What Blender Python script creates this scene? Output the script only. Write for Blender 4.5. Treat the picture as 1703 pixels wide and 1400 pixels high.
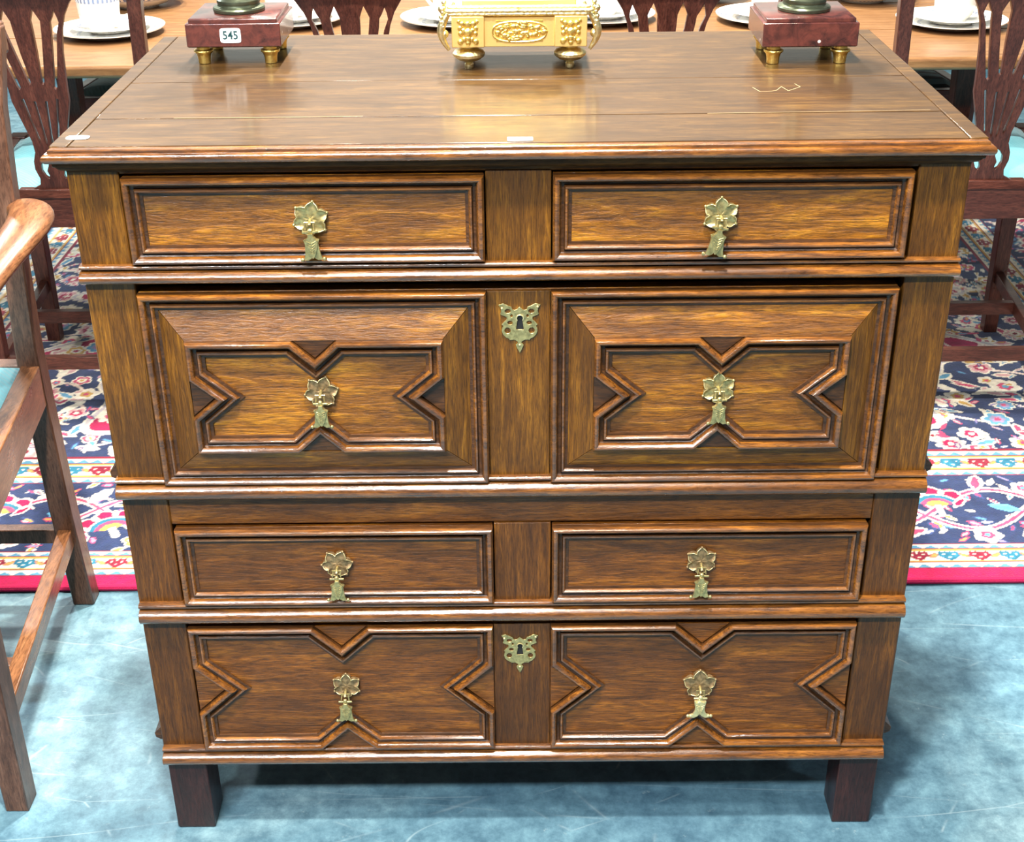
import bpy, bmesh, math, random
import numpy as np
from mathutils import Vector, Matrix

random.seed(7)
scene = bpy.context.scene
for o in list(bpy.data.objects):
    bpy.data.objects.remove(o)
C = scene.collection

# ------------------------------------------------------------------ camera
CAM = (-0.004457, -1.44773, 1.42790)
PITCH, YAW, ROLL, FPX = 0.486278, -0.0039, -0.010779, 2245.735
fw = Vector((math.sin(YAW)*math.cos(PITCH), math.cos(YAW)*math.cos(PITCH), -math.sin(PITCH)))
rt = Vector((math.cos(YAW), -math.sin(YAW), 0)); up = rt.cross(fw)
ri = math.cos(ROLL)*rt + math.sin(ROLL)*up
ui = -math.sin(ROLL)*rt + math.cos(ROLL)*up
cam = bpy.data.cameras.new('camera'); camo = bpy.data.objects.new('camera', cam); C.objects.link(camo)
cam.sensor_fit = 'HORIZONTAL'; cam.sensor_width = 36.0; cam.lens = FPX*36.0/1703.0
cam.clip_start = 0.05; cam.clip_end = 60
M = Matrix.Identity(4)
for i in range(3):
    M[i][0] = ri[i]; M[i][1] = ui[i]; M[i][2] = -fw[i]; M[i][3] = CAM[i]
camo.matrix_world = M
scene.camera = camo

# ------------------------------------------------------------------ light
world = bpy.data.worlds.new('hall'); scene.world = world; world.use_nodes = True
bg = world.node_tree.nodes['Background']
bg.inputs[0].default_value = (0.92, 0.96, 1.0, 1); bg.inputs[1].default_value = 0.11

def lamp(name, loc, target, power, size, col=(1, 1, 1), length=None):
    l = bpy.data.lights.new(name, 'AREA'); l.shape = 'DISK'; l.size = size
    l.energy = power; l.color = col
    o = bpy.data.objects.new(name, l); C.objects.link(o)
    o.location = loc
    d = Vector(target) - Vector(loc)
    o.rotation_euler = d.to_track_quat('-Z', 'Y').to_euler()
    if length:                                   # a ceiling tube, long in x, shining down
        l.shape = 'RECTANGLE'; l.size = length; l.size_y = size
        o.rotation_euler = (0, 0, 0)
    return o
WARM = (1.0, 0.93, 0.82); COOL = (0.88, 0.96, 1.0)
lamp('ceiling_or_fill_lamp', (-0.12, -0.82, 3.40), (-0.05, 0.1, 0.6), 115, 0.16, WARM)
lamp('ceiling_or_fill_lamp', (-0.08, 0.94, 3.40), (0.0, 1.0, 0.0), 150, 0.16, WARM)
lamp('ceiling_or_fill_lamp', (-0.95, 2.50, 3.40), (-0.7, 1.8, 0.5), 62, 0.16, WARM)
lamp('ceiling_or_fill_lamp', (-0.10, 2.40, 3.40), (0.3, 1.8, 0.5), 72, 0.16, WARM)
lamp('ceiling_or_fill_lamp', (2.9, -1.40, 3.15), (0.2, 0.2, 0.4), 15, 0.22, COOL)
lamp('ceiling_or_fill_lamp', (-2.3, -1.3, 3.2), (-0.4, 0.2, 0.6), 40, 0.22, WARM)
lamp('ceiling_or_fill_lamp', (-2.9, 3.9, 3.1), (-0.9, 2.6, 0.2), 45, 0.22, COOL)  # added fill light for the far seats and the floor behind the table
tube = lamp('ceiling_tube', (-0.9, -2.25, 3.15), (0, 0, 0), 165, 0.26, (0.93, 0.97, 1.0), 1.7)

vs = scene.view_settings
vs.view_transform = 'Standard'; vs.look = 'None'; vs.gamma = 1.0; vs.use_curve_mapping = False
vs.exposure = 0.75

# ------------------------------------------------------------------ materials
def new_mat(name):
    m = bpy.data.materials.new(name); m.use_nodes = True
    nt = m.node_tree
    return m, nt, nt.nodes['Principled BSDF']
def N(nt, kind, **kw):
    n = nt.nodes.new(kind)
    for k, v in kw.items():
        if k in n.bl_rna.properties: setattr(n, k, v)
        else: n.inputs[k].default_value = v
    return n
def L(nt, a, b): nt.links.new(a, b)
def ramp(nt, stops, interp='LINEAR'):
    r = nt.nodes.new('ShaderNodeValToRGB'); r.color_ramp.interpolation = interp
    els = r.color_ramp.elements
    while len(els) < len(stops): els.new(0.5)
    for e, (p, c) in zip(els, stops):
        e.position = p; e.color = (c[0], c[1], c[2], 1) if not isinstance(c, (int, float)) else (c, c, c, 1)
    return r
def mixc(nt, fac, a, b, mode='MIX'):
    n = nt.nodes.new('ShaderNodeMix'); n.data_type = 'RGBA'; n.blend_type = mode
    for s, v in ((0, fac), (6, a), (7, b)):
        if hasattr(v, 'is_linked') or hasattr(v, 'links'): L(nt, v, n.inputs[s])
        elif isinstance(v, (int, float)): n.inputs[s].default_value = v
        else: n.inputs[s].default_value = (v[0], v[1], v[2], 1)
    return n.outputs[2]

def wood(name, dark, mid, light, axis='x', rough=0.34, patch=0.5, pores=0.6, coat=0.12, spec=0.32, crough=0.16, bump=0.28, fine=1.0):
    m, nt, p = new_mat(name)
    tc = N(nt, 'ShaderNodeTexCoord'); oi = N(nt, 'ShaderNodeObjectInfo')
    add = N(nt, 'ShaderNodeVectorMath', operation='ADD')
    mul = N(nt, 'ShaderNodeVectorMath', operation='SCALE'); mul.inputs['Scale'].default_value = 37.0
    comb = N(nt, 'ShaderNodeCombineXYZ')
    for i in range(3): L(nt, oi.outputs['Random'], comb.inputs[i])
    L(nt, comb.outputs[0], mul.inputs[0]); L(nt, mul.outputs[0], add.inputs[1]); L(nt, tc.outputs['Object'], add.inputs[0])
    def mapped(al, ac):
        mp = N(nt, 'ShaderNodeMapping')
        mp.inputs['Scale'].default_value = {'x': (al, ac, ac), 'y': (ac, al, ac), 'z': (ac, ac, al)}[axis]
        L(nt, add.outputs[0], mp.inputs['Vector']); return mp.outputs[0]
    n1 = N(nt, 'ShaderNodeTexNoise', Scale=1.0, Detail=7.0, Roughness=0.7, Distortion=0.9); L(nt, mapped(9.0, 70*fine), n1.inputs['Vector'])
    n2 = N(nt, 'ShaderNodeTexNoise', Scale=1.0, Detail=4.0, Roughness=0.6, Distortion=0.3); L(nt, mapped(5.0, 11), n2.inputs['Vector'])
    n3 = N(nt, 'ShaderNodeTexNoise', Scale=1.0, Detail=3.0, Roughness=0.7); L(nt, mapped(55.0, 430*fine), n3.inputs['Vector'])
    r1 = ramp(nt, [(0.30, dark), (0.52, mid), (0.72, light)]); L(nt, n1.outputs['Fac'], r1.inputs[0])
    r2 = ramp(nt, [(0.34, 1.0), (0.60, 0.0)]); L(nt, n2.outputs['Fac'], r2.inputs[0])
    pm = N(nt, 'ShaderNodeMath', operation='MULTIPLY'); L(nt, r2.outputs[0], pm.inputs[0]); pm.inputs[1].default_value = patch
    c = mixc(nt, pm.outputs[0], r1.outputs[0], dark)
    r3 = ramp(nt, [(0.36, 1.0), (0.54, 0.0)]); L(nt, n3.outputs['Fac'], r3.inputs[0])
    pm2 = N(nt, 'ShaderNodeMath', operation='MULTIPLY'); L(nt, r3.outputs[0], pm2.inputs[0]); pm2.inputs[1].default_value = pores
    c = mixc(nt, pm2.outputs[0], c, tuple(v*0.35 for v in dark))
    L(nt, c, p.inputs['Base Color'])
    rr = ramp(nt, [(0.3, rough+0.12), (0.7, rough-0.06)]); L(nt, n2.outputs['Fac'], rr.inputs[0]); L(nt, rr.outputs[0], p.inputs['Roughness'])
    b = N(nt, 'ShaderNodeBump', Strength=bump, Distance=0.002); L(nt, n3.outputs['Fac'], b.inputs['Height'])
    b2 = N(nt, 'ShaderNodeBump', Strength=bump*1.3, Distance=0.004); L(nt, n1.outputs['Fac'], b2.inputs['Height']); L(nt, b.outputs[0], b2.inputs['Normal'])
    L(nt, b2.outputs[0], p.inputs['Normal'])
    p.inputs['Coat Weight'].default_value = coat; p.inputs['Coat Roughness'].default_value = crough
    L(nt, b.outputs[0], p.inputs['Coat Normal']); p.inputs['Specular IOR Level'].default_value = spec
    return m

def plain(name, col, rough=0.5, metal=0.0, bump=0.0, bscale=60, coat=0.0, var=0.0):
    m, nt, p = new_mat(name)
    p.inputs['Roughness'].default_value = rough; p.inputs['Metallic'].default_value = metal
    p.inputs['Base Color'].default_value = (*col, 1); p.inputs['Coat Weight'].default_value = coat
    tc = N(nt, 'ShaderNodeTexCoord'); n = N(nt, 'ShaderNodeTexNoise', Scale=bscale, Detail=4.0); L(nt, tc.outputs['Object'], n.inputs['Vector'])
    if var:
        r = ramp(nt, [(0.3, tuple(v*(1-var) for v in col)), (0.7, tuple(min(1, v*(1+var)) for v in col))]); L(nt, n.outputs['Fac'], r.inputs[0]); L(nt, r.outputs[0], p.inputs['Base Color'])
    if bump:
        b = N(nt, 'ShaderNodeBump', Strength=bump, Distance=0.002); L(nt, n.outputs['Fac'], b.inputs['Height']); L(nt, b.outputs[0], p.inputs['Normal'])
    return m

MT = {}
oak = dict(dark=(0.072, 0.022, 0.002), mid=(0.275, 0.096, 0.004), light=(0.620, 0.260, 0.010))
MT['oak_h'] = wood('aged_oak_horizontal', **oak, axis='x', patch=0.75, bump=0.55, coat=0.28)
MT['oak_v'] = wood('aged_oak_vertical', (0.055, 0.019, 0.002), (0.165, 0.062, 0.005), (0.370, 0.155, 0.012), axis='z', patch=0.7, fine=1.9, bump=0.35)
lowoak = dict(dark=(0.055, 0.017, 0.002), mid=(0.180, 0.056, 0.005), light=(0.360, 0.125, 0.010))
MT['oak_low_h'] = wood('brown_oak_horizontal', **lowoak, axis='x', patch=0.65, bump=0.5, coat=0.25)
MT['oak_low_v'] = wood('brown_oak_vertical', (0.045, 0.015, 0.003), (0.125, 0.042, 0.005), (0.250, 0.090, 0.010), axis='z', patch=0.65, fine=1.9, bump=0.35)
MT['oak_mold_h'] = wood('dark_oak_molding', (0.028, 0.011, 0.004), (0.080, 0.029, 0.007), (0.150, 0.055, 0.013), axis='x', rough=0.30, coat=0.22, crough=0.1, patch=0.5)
MT['oak_bead'] = wood('amber_oak_bead', (0.045, 0.016, 0.005), (0.200, 0.068, 0.010), (0.400, 0.150, 0.020), axis='x', rough=0.22, coat=1.0, crough=0.08, spec=0.5, patch=0.6, bump=0.14)
MT['oak_cove'] = wood('dark_oak_cornice', (0.035, 0.013, 0.004), (0.095, 0.036, 0.008), (0.170, 0.066, 0.014), axis='x', rough=0.5, coat=0.0, spec=0.12, patch=0.5)
MT['oak_top'] = wood('waxed_oak_top', (0.026, 0.0110, 0.0024), (0.060, 0.027, 0.0052), (0.120, 0.060, 0.012), axis='x', rough=0.55, coat=0.5, crough=0.13, spec=0.15, bump=0.06, pores=0.3, patch=0.6)
MT['oak_side'] = wood('dark_oak_side', (0.040, 0.017, 0.007), (0.085, 0.035, 0.012), (0.140, 0.060, 0.02), axis='z')
MT['foot'] = wood('dark_mahogany_foot', (0.020, 0.006, 0.005), (0.050, 0.013, 0.010), (0.085, 0.022, 0.016), axis='z', rough=0.3)
MT['mahog_v'] = wood('mahogany_upright', (0.035, 0.010, 0.007), (0.085, 0.026, 0.017), (0.140, 0.048, 0.030), axis='z', rough=0.32, patch=0.3, bump=0.04)
MT['mahog_h'] = wood('mahogany_rail', (0.035, 0.010, 0.007), (0.085, 0.026, 0.017), (0.140, 0.048, 0.030), axis='x', rough=0.32, patch=0.3, bump=0.04)
MT['arm_v'] = wood('brown_mahogany_upright', (0.055, 0.024, 0.014), (0.120, 0.056, 0.034), (0.190, 0.098, 0.062), axis='z', rough=0.32, patch=0.3, bump=0.04)
MT['arm_y'] = wood('brown_mahogany_rail', (0.090, 0.034, 0.014), (0.190, 0.078, 0.032), (0.290, 0.130, 0.054), axis='y', rough=0.28, patch=0.3, bump=0.04)
MT['table'] = wood('golden_oak_table', (0.120, 0.054, 0.020), (0.195, 0.097, 0.038), (0.260, 0.143, 0.062), axis='x', rough=0.4, patch=0.25, pores=0.15, bump=0.03)
MT['brass'] = plain('aged_brass', (0.42, 0.34, 0.145), 0.36, 0.75, 0.25, 240, var=0.35)
MT['brass_dark'] = plain('tarnished_brass', (0.26, 0.17, 0.08), 0.42, 0.6, 0.3, 240, var=0.45)
MT['brass_pale'] = plain('polished_pale_brass', (0.66, 0.56, 0.28), 0.32, 0.65, 0.15, 240, var=0.2)
MT['gilt'] = plain('bright_gilt_metal', (0.98, 0.72, 0.22), 0.34, 1.0, 0.35, 320, var=0.1)
MT['gilt_matt'] = plain('matt_gilt_metal', (0.88, 0.62, 0.22), 0.5, 0.85, 0.08, 500)
MT['gilt_pale'] = plain('pale_gilt_metal', (0.86, 0.76, 0.42), 0.36, 1.0, 0.5, 260, var=0.2)
MT['bronze'] = plain('green_bronze', (0.13, 0.15, 0.10), 0.34, 0.85, 0.05, 60, var=0.3)
MT['paper'] = plain('white_paper', (0.90, 0.92, 0.92), 0.6)
MT['ink'] = plain('teal_ink', (0.004, 0.045, 0.05), 0.6)
MT['black'] = plain('dark_hole', (0.004, 0.004, 0.004), 0.8)
MT['scratch'] = plain('pale_scratch', (0.34, 0.25, 0.13), 0.7)
MT['wall'] = plain('pale_wall_paint', (0.42, 0.44, 0.42), 0.85, var=0.05, bscale=2)
MT['skirting'] = plain('dark_teal_skirting', (0.02, 0.085, 0.10), 0.6)
MT['binding'] = plain('crimson_fringe_wool', (0.42, 0.004, 0.065), 0.95, 0, 0.8, 700, var=0.2)

def fabric(name, a, b, scale):
    m, nt, p = new_mat(name)
    tc = N(nt, 'ShaderNodeTexCoord')
    n = N(nt, 'ShaderNodeTexNoise', Scale=9.0, Detail=5.0); L(nt, tc.outputs['Object'], n.inputs['Vector'])
    w = N(nt, 'ShaderNodeTexWave', Scale=scale, Distortion=1.5, Detail=2.0); w.bands_direction = 'DIAGONAL'; L(nt, tc.outputs['Object'], w.inputs['Vector'])
    r = ramp(nt, [(0.3, a), (0.7, b)]); L(nt, n.outputs['Fac'], r.inputs[0]); L(nt, r.outputs[0], p.inputs['Base Color'])
    bm_ = N(nt, 'ShaderNodeBump', Strength=0.3, Distance=0.002); L(nt, w.outputs['Fac'], bm_.inputs['Height']); L(nt, bm_.outputs[0], p.inputs['Normal'])
    p.inputs['Roughness'].default_value = 0.7; p.inputs['Sheen Weight'].default_value = 0.3
    return m
MT['teal'] = fabric('teal_seat_fabric', (0.055, 0.25, 0.31), (0.10, 0.36, 0.42), 60)
def striped():
    m, nt, p = new_mat('striped_teal_fabric')
    tc = N(nt, 'ShaderNodeTexCoord')
    w = N(nt, 'ShaderNodeTexWave', Scale=9.0, Distortion=2.5, Detail=1.0); w.bands_direction = 'Y'; L(nt, tc.outputs['Object'], w.inputs['Vector'])
    r = ramp(nt, [(0.35, (0.02, 0.05, 0.07)), (0.6, (0.16, 0.34, 0.42))]); L(nt, w.outputs['Fac'], r.inputs[0]); L(nt, r.outputs[0], p.inputs['Base Color'])
    p.inputs['Roughness'].default_value = 0.75
    return m
MT['striped'] = striped()

def marble():
    m, nt, p = new_mat('red_marble')
    tc = N(nt, 'ShaderNodeTexCoord'); oi = N(nt, 'ShaderNodeObjectInfo')
    ad = N(nt, 'ShaderNodeVectorMath', operation='ADD'); L(nt, tc.outputs['Object'], ad.inputs[0]); L(nt, oi.outputs['Random'], ad.inputs[1])
    n = N(nt, 'ShaderNodeTexNoise', Scale=38.0, Detail=6.0, Roughness=0.65, Distortion=1.2); L(nt, ad.outputs[0], n.inputs['Vector'])
    r = ramp(nt, [(0.30, (0.020, 0.008, 0.009)), (0.45, (0.060, 0.018, 0.016)), (0.60, (0.105, 0.028, 0.022)), (0.78, (0.044, 0.021, 0.022))]); L(nt, n.outputs['Fac'], r.inputs[0])
    v = N(nt, 'ShaderNodeTexVoronoi', Scale=42.0); L(nt, ad.outputs[0], v.inputs['Vector'])
    rv = ramp(nt, [(0.07, 1.0), (0.11, 0.0)]); L(nt, v.outputs['Distance'], rv.inputs[0])
    c = mixc(nt, rv.outputs[0], r.outputs[0], (0.6, 0.52, 0.5))
    L(nt, c, p.inputs['Base Color']); p.inputs['Roughness'].default_value = 0.22; p.inputs['Coat Weight'].default_value = 0.5
    return m
MT['marble'] = marble()

def china():
    # white glaze with blue printed bands; the bands sit at fixed radii of the piece (object space)
    m, nt, p = new_mat('white_china_blue_bands')
    tc = N(nt, 'ShaderNodeTexCoord'); sx = N(nt, 'ShaderNodeSeparateXYZ'); L(nt, tc.outputs['Object'], sx.inputs[0])
    def mth(op, a, b=None):
        n = N(nt, 'ShaderNodeMath', operation=op)
        for i, v in enumerate((a, b)):
            if v is None: continue
            if isinstance(v, (int, float)): n.inputs[i].default_value = v
            else: L(nt, v, n.inputs[i])
        return n.outputs[0]
    r = mth('SQRT', mth('ADD', mth('MULTIPLY', sx.outputs[0], sx.outputs[0]), mth('MULTIPLY', sx.outputs[1], sx.outputs[1])))
    ang = mth('ARCTAN2', sx.outputs[1], sx.outputs[0])
    def band(a, b): return mth('MULTIPLY', mth('GREATER_THAN', r, a), mth('LESS_THAN', r, b))
    key = mth('GREATER_THAN', mth('SINE', mth('MULTIPLY', ang, 46.0)), -0.1)
    b1 = mth('MULTIPLY', band(0.108, 0.120), key)
    b2 = mth('MAXIMUM', band(0.1035, 0.1055), band(0.1225, 0.1245))
    b3 = mth('MULTIPLY', band(0.070, 0.078), key)
    f = mth('MULTIPLY', mth('MAXIMUM', mth('MAXIMUM', b1, b2), b3), 0.92)
    c = mixc(nt, f, (0.74, 0.72, 0.66), (0.10, 0.16, 0.34))
    L(nt, c, p.inputs['Base Color']); p.inputs['Roughness'].default_value = 0.12; p.inputs['Coat Weight'].default_value = 0.4
    return m
MT['china'] = china()
MT['china_white'] = plain('white_china', (0.74, 0.72, 0.66), 0.12, coat=0.4)
def cupband():
    m, nt, p = new_mat('blue_key_band')
    tc = N(nt, 'ShaderNodeTexCoord'); sx = N(nt, 'ShaderNodeSeparateXYZ'); L(nt, tc.outputs['Object'], sx.inputs[0])
    a = N(nt, 'ShaderNodeMath', operation='ARCTAN2'); L(nt, sx.outputs[1], a.inputs[0]); L(nt, sx.outputs[0], a.inputs[1])
    k = N(nt, 'ShaderNodeMath', operation='MULTIPLY'); L(nt, a.outputs[0], k.inputs[0]); k.inputs[1].default_value = 30
    s = N(nt, 'ShaderNodeMath', operation='SINE'); L(nt, k.outputs[0], s.inputs[0])
    r = ramp(nt, [(0.45, (0.75, 0.78, 0.80)), (0.55, (0.16, 0.21, 0.32))]); 
    h = N(nt, 'ShaderNodeMath', operation='MULTIPLY_ADD'); L(nt, s.outputs[0], h.inputs[0]); h.inputs[1].default_value = 0.5; h.inputs[2].default_value = 0.5
    L(nt, h.outputs[0], r.inputs[0]); L(nt, r.outputs[0], p.inputs['Base Color']); p.inputs['Roughness'].default_value = 0.15
    return m
MT['cupband'] = cupband()

def floor_mat():
    m, nt, p = new_mat('scuffed_blue_concrete')
    tc = N(nt, 'ShaderNodeTexCoord')
    n1 = N(nt, 'ShaderNodeTexNoise', Scale=2.2, Detail=8.0, Roughness=0.62, Distortion=0.6); L(nt, tc.outputs['Object'], n1.inputs['Vector'])
    n2 = N(nt, 'ShaderNodeTexNoise', Scale=21.0, Detail=10.0, Roughness=0.78, Distortion=0.1); L(nt, tc.outputs['Object'], n2.inputs['Vector'])
    r1 = ramp(nt, [(0.32, (0.050, 0.115, 0.165)), (0.52, (0.085, 0.175, 0.225)), (0.70, (0.150, 0.250, 0.290))]); L(nt, n1.outputs['Fac'], r1.inputs[0])
    r2 = ramp(nt, [(0.38, (0.42, 0.50, 0.56)), (0.52, (1, 1, 1)), (0.66, (1.75, 1.62, 1.5))]); L(nt, n2.outputs['Fac'], r2.inputs[0])
    c = mixc(nt, 0.75, r1.outputs[0], r2.outputs[0], 'MULTIPLY')
    # pale scuffs and long scratches
    for sc, rot, th in ((1.1, 0.5, 0.004), (1.9, 1.9, 0.005), (3.4, 2.7, 0.007)):
        mp = N(nt, 'ShaderNodeMapping'); mp.inputs['Rotation'].default_value = (0, 0, rot); mp.inputs['Scale'].default_value = (sc*0.45, sc*1.6, 1)
        L(nt, tc.outputs['Object'], mp.inputs['Vector'])
        nd = N(nt, 'ShaderNodeTexNoise', Scale=0.9, Detail=2.0); L(nt, mp.outputs[0], nd.inputs['Vector'])
        mx = mixc(nt, 0.25, mp.outputs[0], nd.outputs['Color'])
        v = N(nt, 'ShaderNodeTexVoronoi', Scale=2.2, feature='DISTANCE_TO_EDGE'); L(nt, mx, v.inputs['Vector'])
        rs = ramp(nt, [(0.0, 0.42), (th, 0.0)]); L(nt, v.outputs['Distance'], rs.inputs[0])
        ng = N(nt, 'ShaderNodeTexNoise', Scale=5.0, Detail=3.0); L(nt, mp.outputs[0], ng.inputs['Vector'])
        rg = ramp(nt, [(0.48, 0.0), (0.62, 1.0)]); L(nt, ng.outputs['Fac'], rg.inputs[0])
        mm = N(nt, 'ShaderNodeMath', operation='MULTIPLY'); L(nt, rs.outputs[0], mm.inputs[0]); L(nt, rg.outputs[0], mm.inputs[1])
        c = mixc(nt, mm.outputs[0], c, (0.34, 0.43, 0.45))
    n4 = N(nt, 'ShaderNodeTexNoise', Scale=46.0, Detail=5.0, Roughness=0.8); L(nt, tc.outputs['Object'], n4.inputs['Vector'])
    r4 = ramp(nt, [(0.62, 0.0), (0.74, 0.6)]); L(nt, n4.outputs['Fac'], r4.inputs[0])
    c = mixc(nt, r4.outputs[0], c, (0.28, 0.36, 0.37))
    L(nt, c, p.inputs['Base Color'])
    rr = ramp(nt, [(0.3, 0.42), (0.7, 0.6)]); L(nt, n2.outputs['Fac'], rr.inputs[0]); L(nt, rr.outputs[0], p.inputs['Roughness'])
    b = N(nt, 'ShaderNodeBump', Strength=0.08, Distance=0.003); L(nt, n2.outputs['Fac'], b.inputs['Height']); L(nt, b.outputs[0], p.inputs['Normal'])
    return m
MT['floor'] = floor_mat()

def rug_mat():
    m, nt, p = new_mat('persian_rug_wool')
    a = N(nt, 'ShaderNodeAttribute', attribute_name='weave')
    tc = N(nt, 'ShaderNodeTexCoord'); n = N(nt, 'ShaderNodeTexNoise', Scale=420.0, Detail=2.0); L(nt, tc.outputs['Object'], n.inputs['Vector'])
    n2 = N(nt, 'ShaderNodeTexNoise', Scale=60.0, Detail=4.0); L(nt, tc.outputs['Object'], n2.inputs['Vector'])
    r = ramp(nt, [(0.3, (0.75, 0.75, 0.75)), (0.7, (1.12, 1.12, 1.12))]); L(nt, n2.outputs['Fac'], r.inputs[0])
    L(nt, mixc(nt, 1.0, a.outputs['Color'], r.outputs[0], 'MULTIPLY'), p.inputs['Base Color'])
    b = N(nt, 'ShaderNodeBump', Strength=0.6, Distance=0.002); L(nt, n.outputs['Fac'], b.inputs['Height']); L(nt, b.outputs[0], p.inputs['Normal'])
    p.inputs['Roughness'].default_value = 0.95; p.inputs['Sheen Weight'].default_value = 0.25; p.inputs['Specular IOR Level'].default_value = 0.1
    return m
MT['rug'] = rug_mat()

# ------------------------------------------------------------------ mesh helpers
class MB:
    def __init__(s): s.v = []; s.f = []
    def add(s, vs, fs):
        b = len(s.v); s.v += [tuple(p) for p in vs]; s.f += [tuple(i+b for i in f) for f in fs]; return s
    def box(s, x0, x1, y0, y1, z0, z1):
        return s.add([(x0,y0,z0),(x1,y0,z0),(x1,y1,z0),(x0,y1,z0),(x0,y0,z1),(x1,y0,z1),(x1,y1,z1),(x0,y1,z1)],
                     [(0,3,2,1),(4,5,6,7),(0,1,5,4),(1,2,6,5),(2,3,7,6),(3,0,4,7)])
    def loft(s, secs, cap=True, closed=False):
        n = len(secs[0]); vs = [p for q in secs for p in q]; fs = []
        m = len(secs)
        for k in range(m if closed else m-1):
            for i in range(n):
                a, b = k*n+i, k*n+(i+1) % n; k2 = (k+1) % m
                fs.append((a, b, k2*n+(i+1) % n, k2*n+i))
        if cap and not closed:
            fs.append(tuple(range(n-1, -1, -1))); fs.append(tuple((m-1)*n+i for i in range(n)))
        return s.add(vs, fs)
    def post(s, secs):          # (x, y, z, hx, hy) horizontal rectangular sections from bottom to top
        return s.loft([[(x-a,y-b,z),(x+a,y-b,z),(x+a,y+b,z),(x-a,y+b,z)] for x,y,z,a,b in secs])
    def beam(s, p0, p1, w, h):  # rectangular bar, w across (horizontal), h vertical
        p0, p1 = Vector(p0), Vector(p1); d = (p1-p0).normalized()
        side = d.cross(Vector((0,0,1))).normalized()*w/2; u = side.cross(d).normalized()*h/2
        return s.loft([[p-side-u, p+side-u, p+side+u, p-side+u] for p in (p0, p1)])
    def lathe(s, prof, seg=32, c=(0,0,0), cap=True):
        secs = [[(c[0]+r*math.cos(2*math.pi*i/seg), c[1]+r*math.sin(2*math.pi*i/seg), c[2]+z) for i in range(seg)] for r, z in prof]
        return s.loft(secs, cap=cap)
    def tube(s, pts, rads, seg=10, closed=False):
        pts = [Vector(p) for p in pts]; n = len(pts); secs = []
        if isinstance(rads, (int, float)): rads = [rads]*n
        prev = None
        for i, p in enumerate(pts):
            if closed: t = pts[(i+1) % n]-pts[i-1]
            else: t = pts[min(i+1, n-1)]-pts[max(i-1, 0)]
            t.normalize()
            a = Vector((0,0,1)) if abs(t.z) < 0.9 else Vector((1,0,0))
            if prev is not None: a = prev
            sd = t.cross(a).normalized(); u = sd.cross(t).normalized(); prev = u
            secs.append([p + rads[i]*(math.cos(2*math.pi*k/seg)*sd + math.sin(2*math.pi*k/seg)*u) for k in range(seg)])
        return s.loft(secs, closed=closed)
    def ball(s, c, r, seg=10, sx=1, sy=1, sz=1):
        prof = [(max(1e-5, math.sin(math.pi*i/6)), -math.cos(math.pi*i/6)) for i in range(7)]
        secs = [[(c[0]+sx*r*a*math.cos(2*math.pi*k/seg), c[1]+sy*r*a*math.sin(2*math.pi*k/seg), c[2]+sz*r*z) for k in range(seg)] for a, z in prof]
        return s.loft(secs)
    def plate(s, loops, y0, y1):   # 2D loops in (x,z); the first is the outline, others are holes; front at y0, back at y1
        bm = bmesh.new()
        for lp in loops:
            vs = [bm.verts.new((p[0], 0, p[1])) for p in lp]
            for i in range(len(vs)): bm.edges.new((vs[i], vs[(i+1) % len(vs)]))
        bmesh.ops.triangle_fill(bm, edges=bm.edges[:], use_beauty=True)
        bm.verts.index_update()
        tv = [v.co.copy() for v in bm.verts]; tf = [tuple(v.index for v in f.verts) for f in bm.faces]
        bm.free()
        n = len(tv); out = []
        for f in tf:
            a, b, c = (tv[i] for i in f)
            if (b-a).cross(c-a).y > 0: f = f[::-1]
            out.append(f)
        fs = out + [tuple(n+i for i in f[::-1]) for f in out]
        k = 0
        for lp in loops:
            m = len(lp)
            area = sum(lp[i][0]*lp[(i+1) % m][1]-lp[(i+1) % m][0]*lp[i][1] for i in range(m))
            for i in range(m):
                a, b = k+i, k+(i+1) % m
                fs.append((a, n+a, n+b, b) if (area > 0) == (lp is loops[0]) else (a, b, n+b, n+a))
            k += m
        return s.add([(p.x, y0, p.z) for p in tv] + [(p.x, y1, p.z) for p in tv], fs)
    def sweep(s, poly, prof, y0):
        """poly: CCW (x,z) outline seen from the front; prof: (inset, proud); the moulding stands proud towards -y of y0"""
        n = len(poly); offs = []
        for i in range(n):
            a, b, c = Vector(poly[i-1]), Vector(poly[i]), Vector(poly[(i+1) % n])
            d1 = (b-a).normalized(); d2 = (c-b).normalized()
            n1 = Vector((-d1.y, d1.x)); n2 = Vector((-d2.y, d2.x))
            mv = (n1+n2); mv = mv/max(1e-6, mv.length_squared)*2
            offs.append(mv)
        secs = []
        for u, h in prof:
            secs.append([(poly[i][0]+offs[i].x*u, y0-h, poly[i][1]+offs[i].y*u) for i in range(n)])
        return s.loft(secs, cap=False)
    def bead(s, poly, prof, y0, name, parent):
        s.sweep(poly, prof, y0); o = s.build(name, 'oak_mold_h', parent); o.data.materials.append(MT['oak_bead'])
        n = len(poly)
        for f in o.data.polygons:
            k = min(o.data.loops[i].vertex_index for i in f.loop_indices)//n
            if 1 <= k <= 6 or 11 <= k <= 13: f.material_index = 1  # raised beads take the lighter amber oak, grooves keep the darker one
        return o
    def run(s, prof, x0, x1):     # straight moulding along x, prof in (y,z), closed ends
        return s.loft([[(x, y, z) for y, z in prof] for x in (x0, x1)])
    def runy(s, prof, y0, y1):    # straight moulding along y, prof in (x,z)
        return s.loft([[(x, y, z) for x, z in prof] for y in (y0, y1)])
    def move(s, fn): s.v = [tuple(fn(*p)) for p in s.v]; return s
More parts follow.
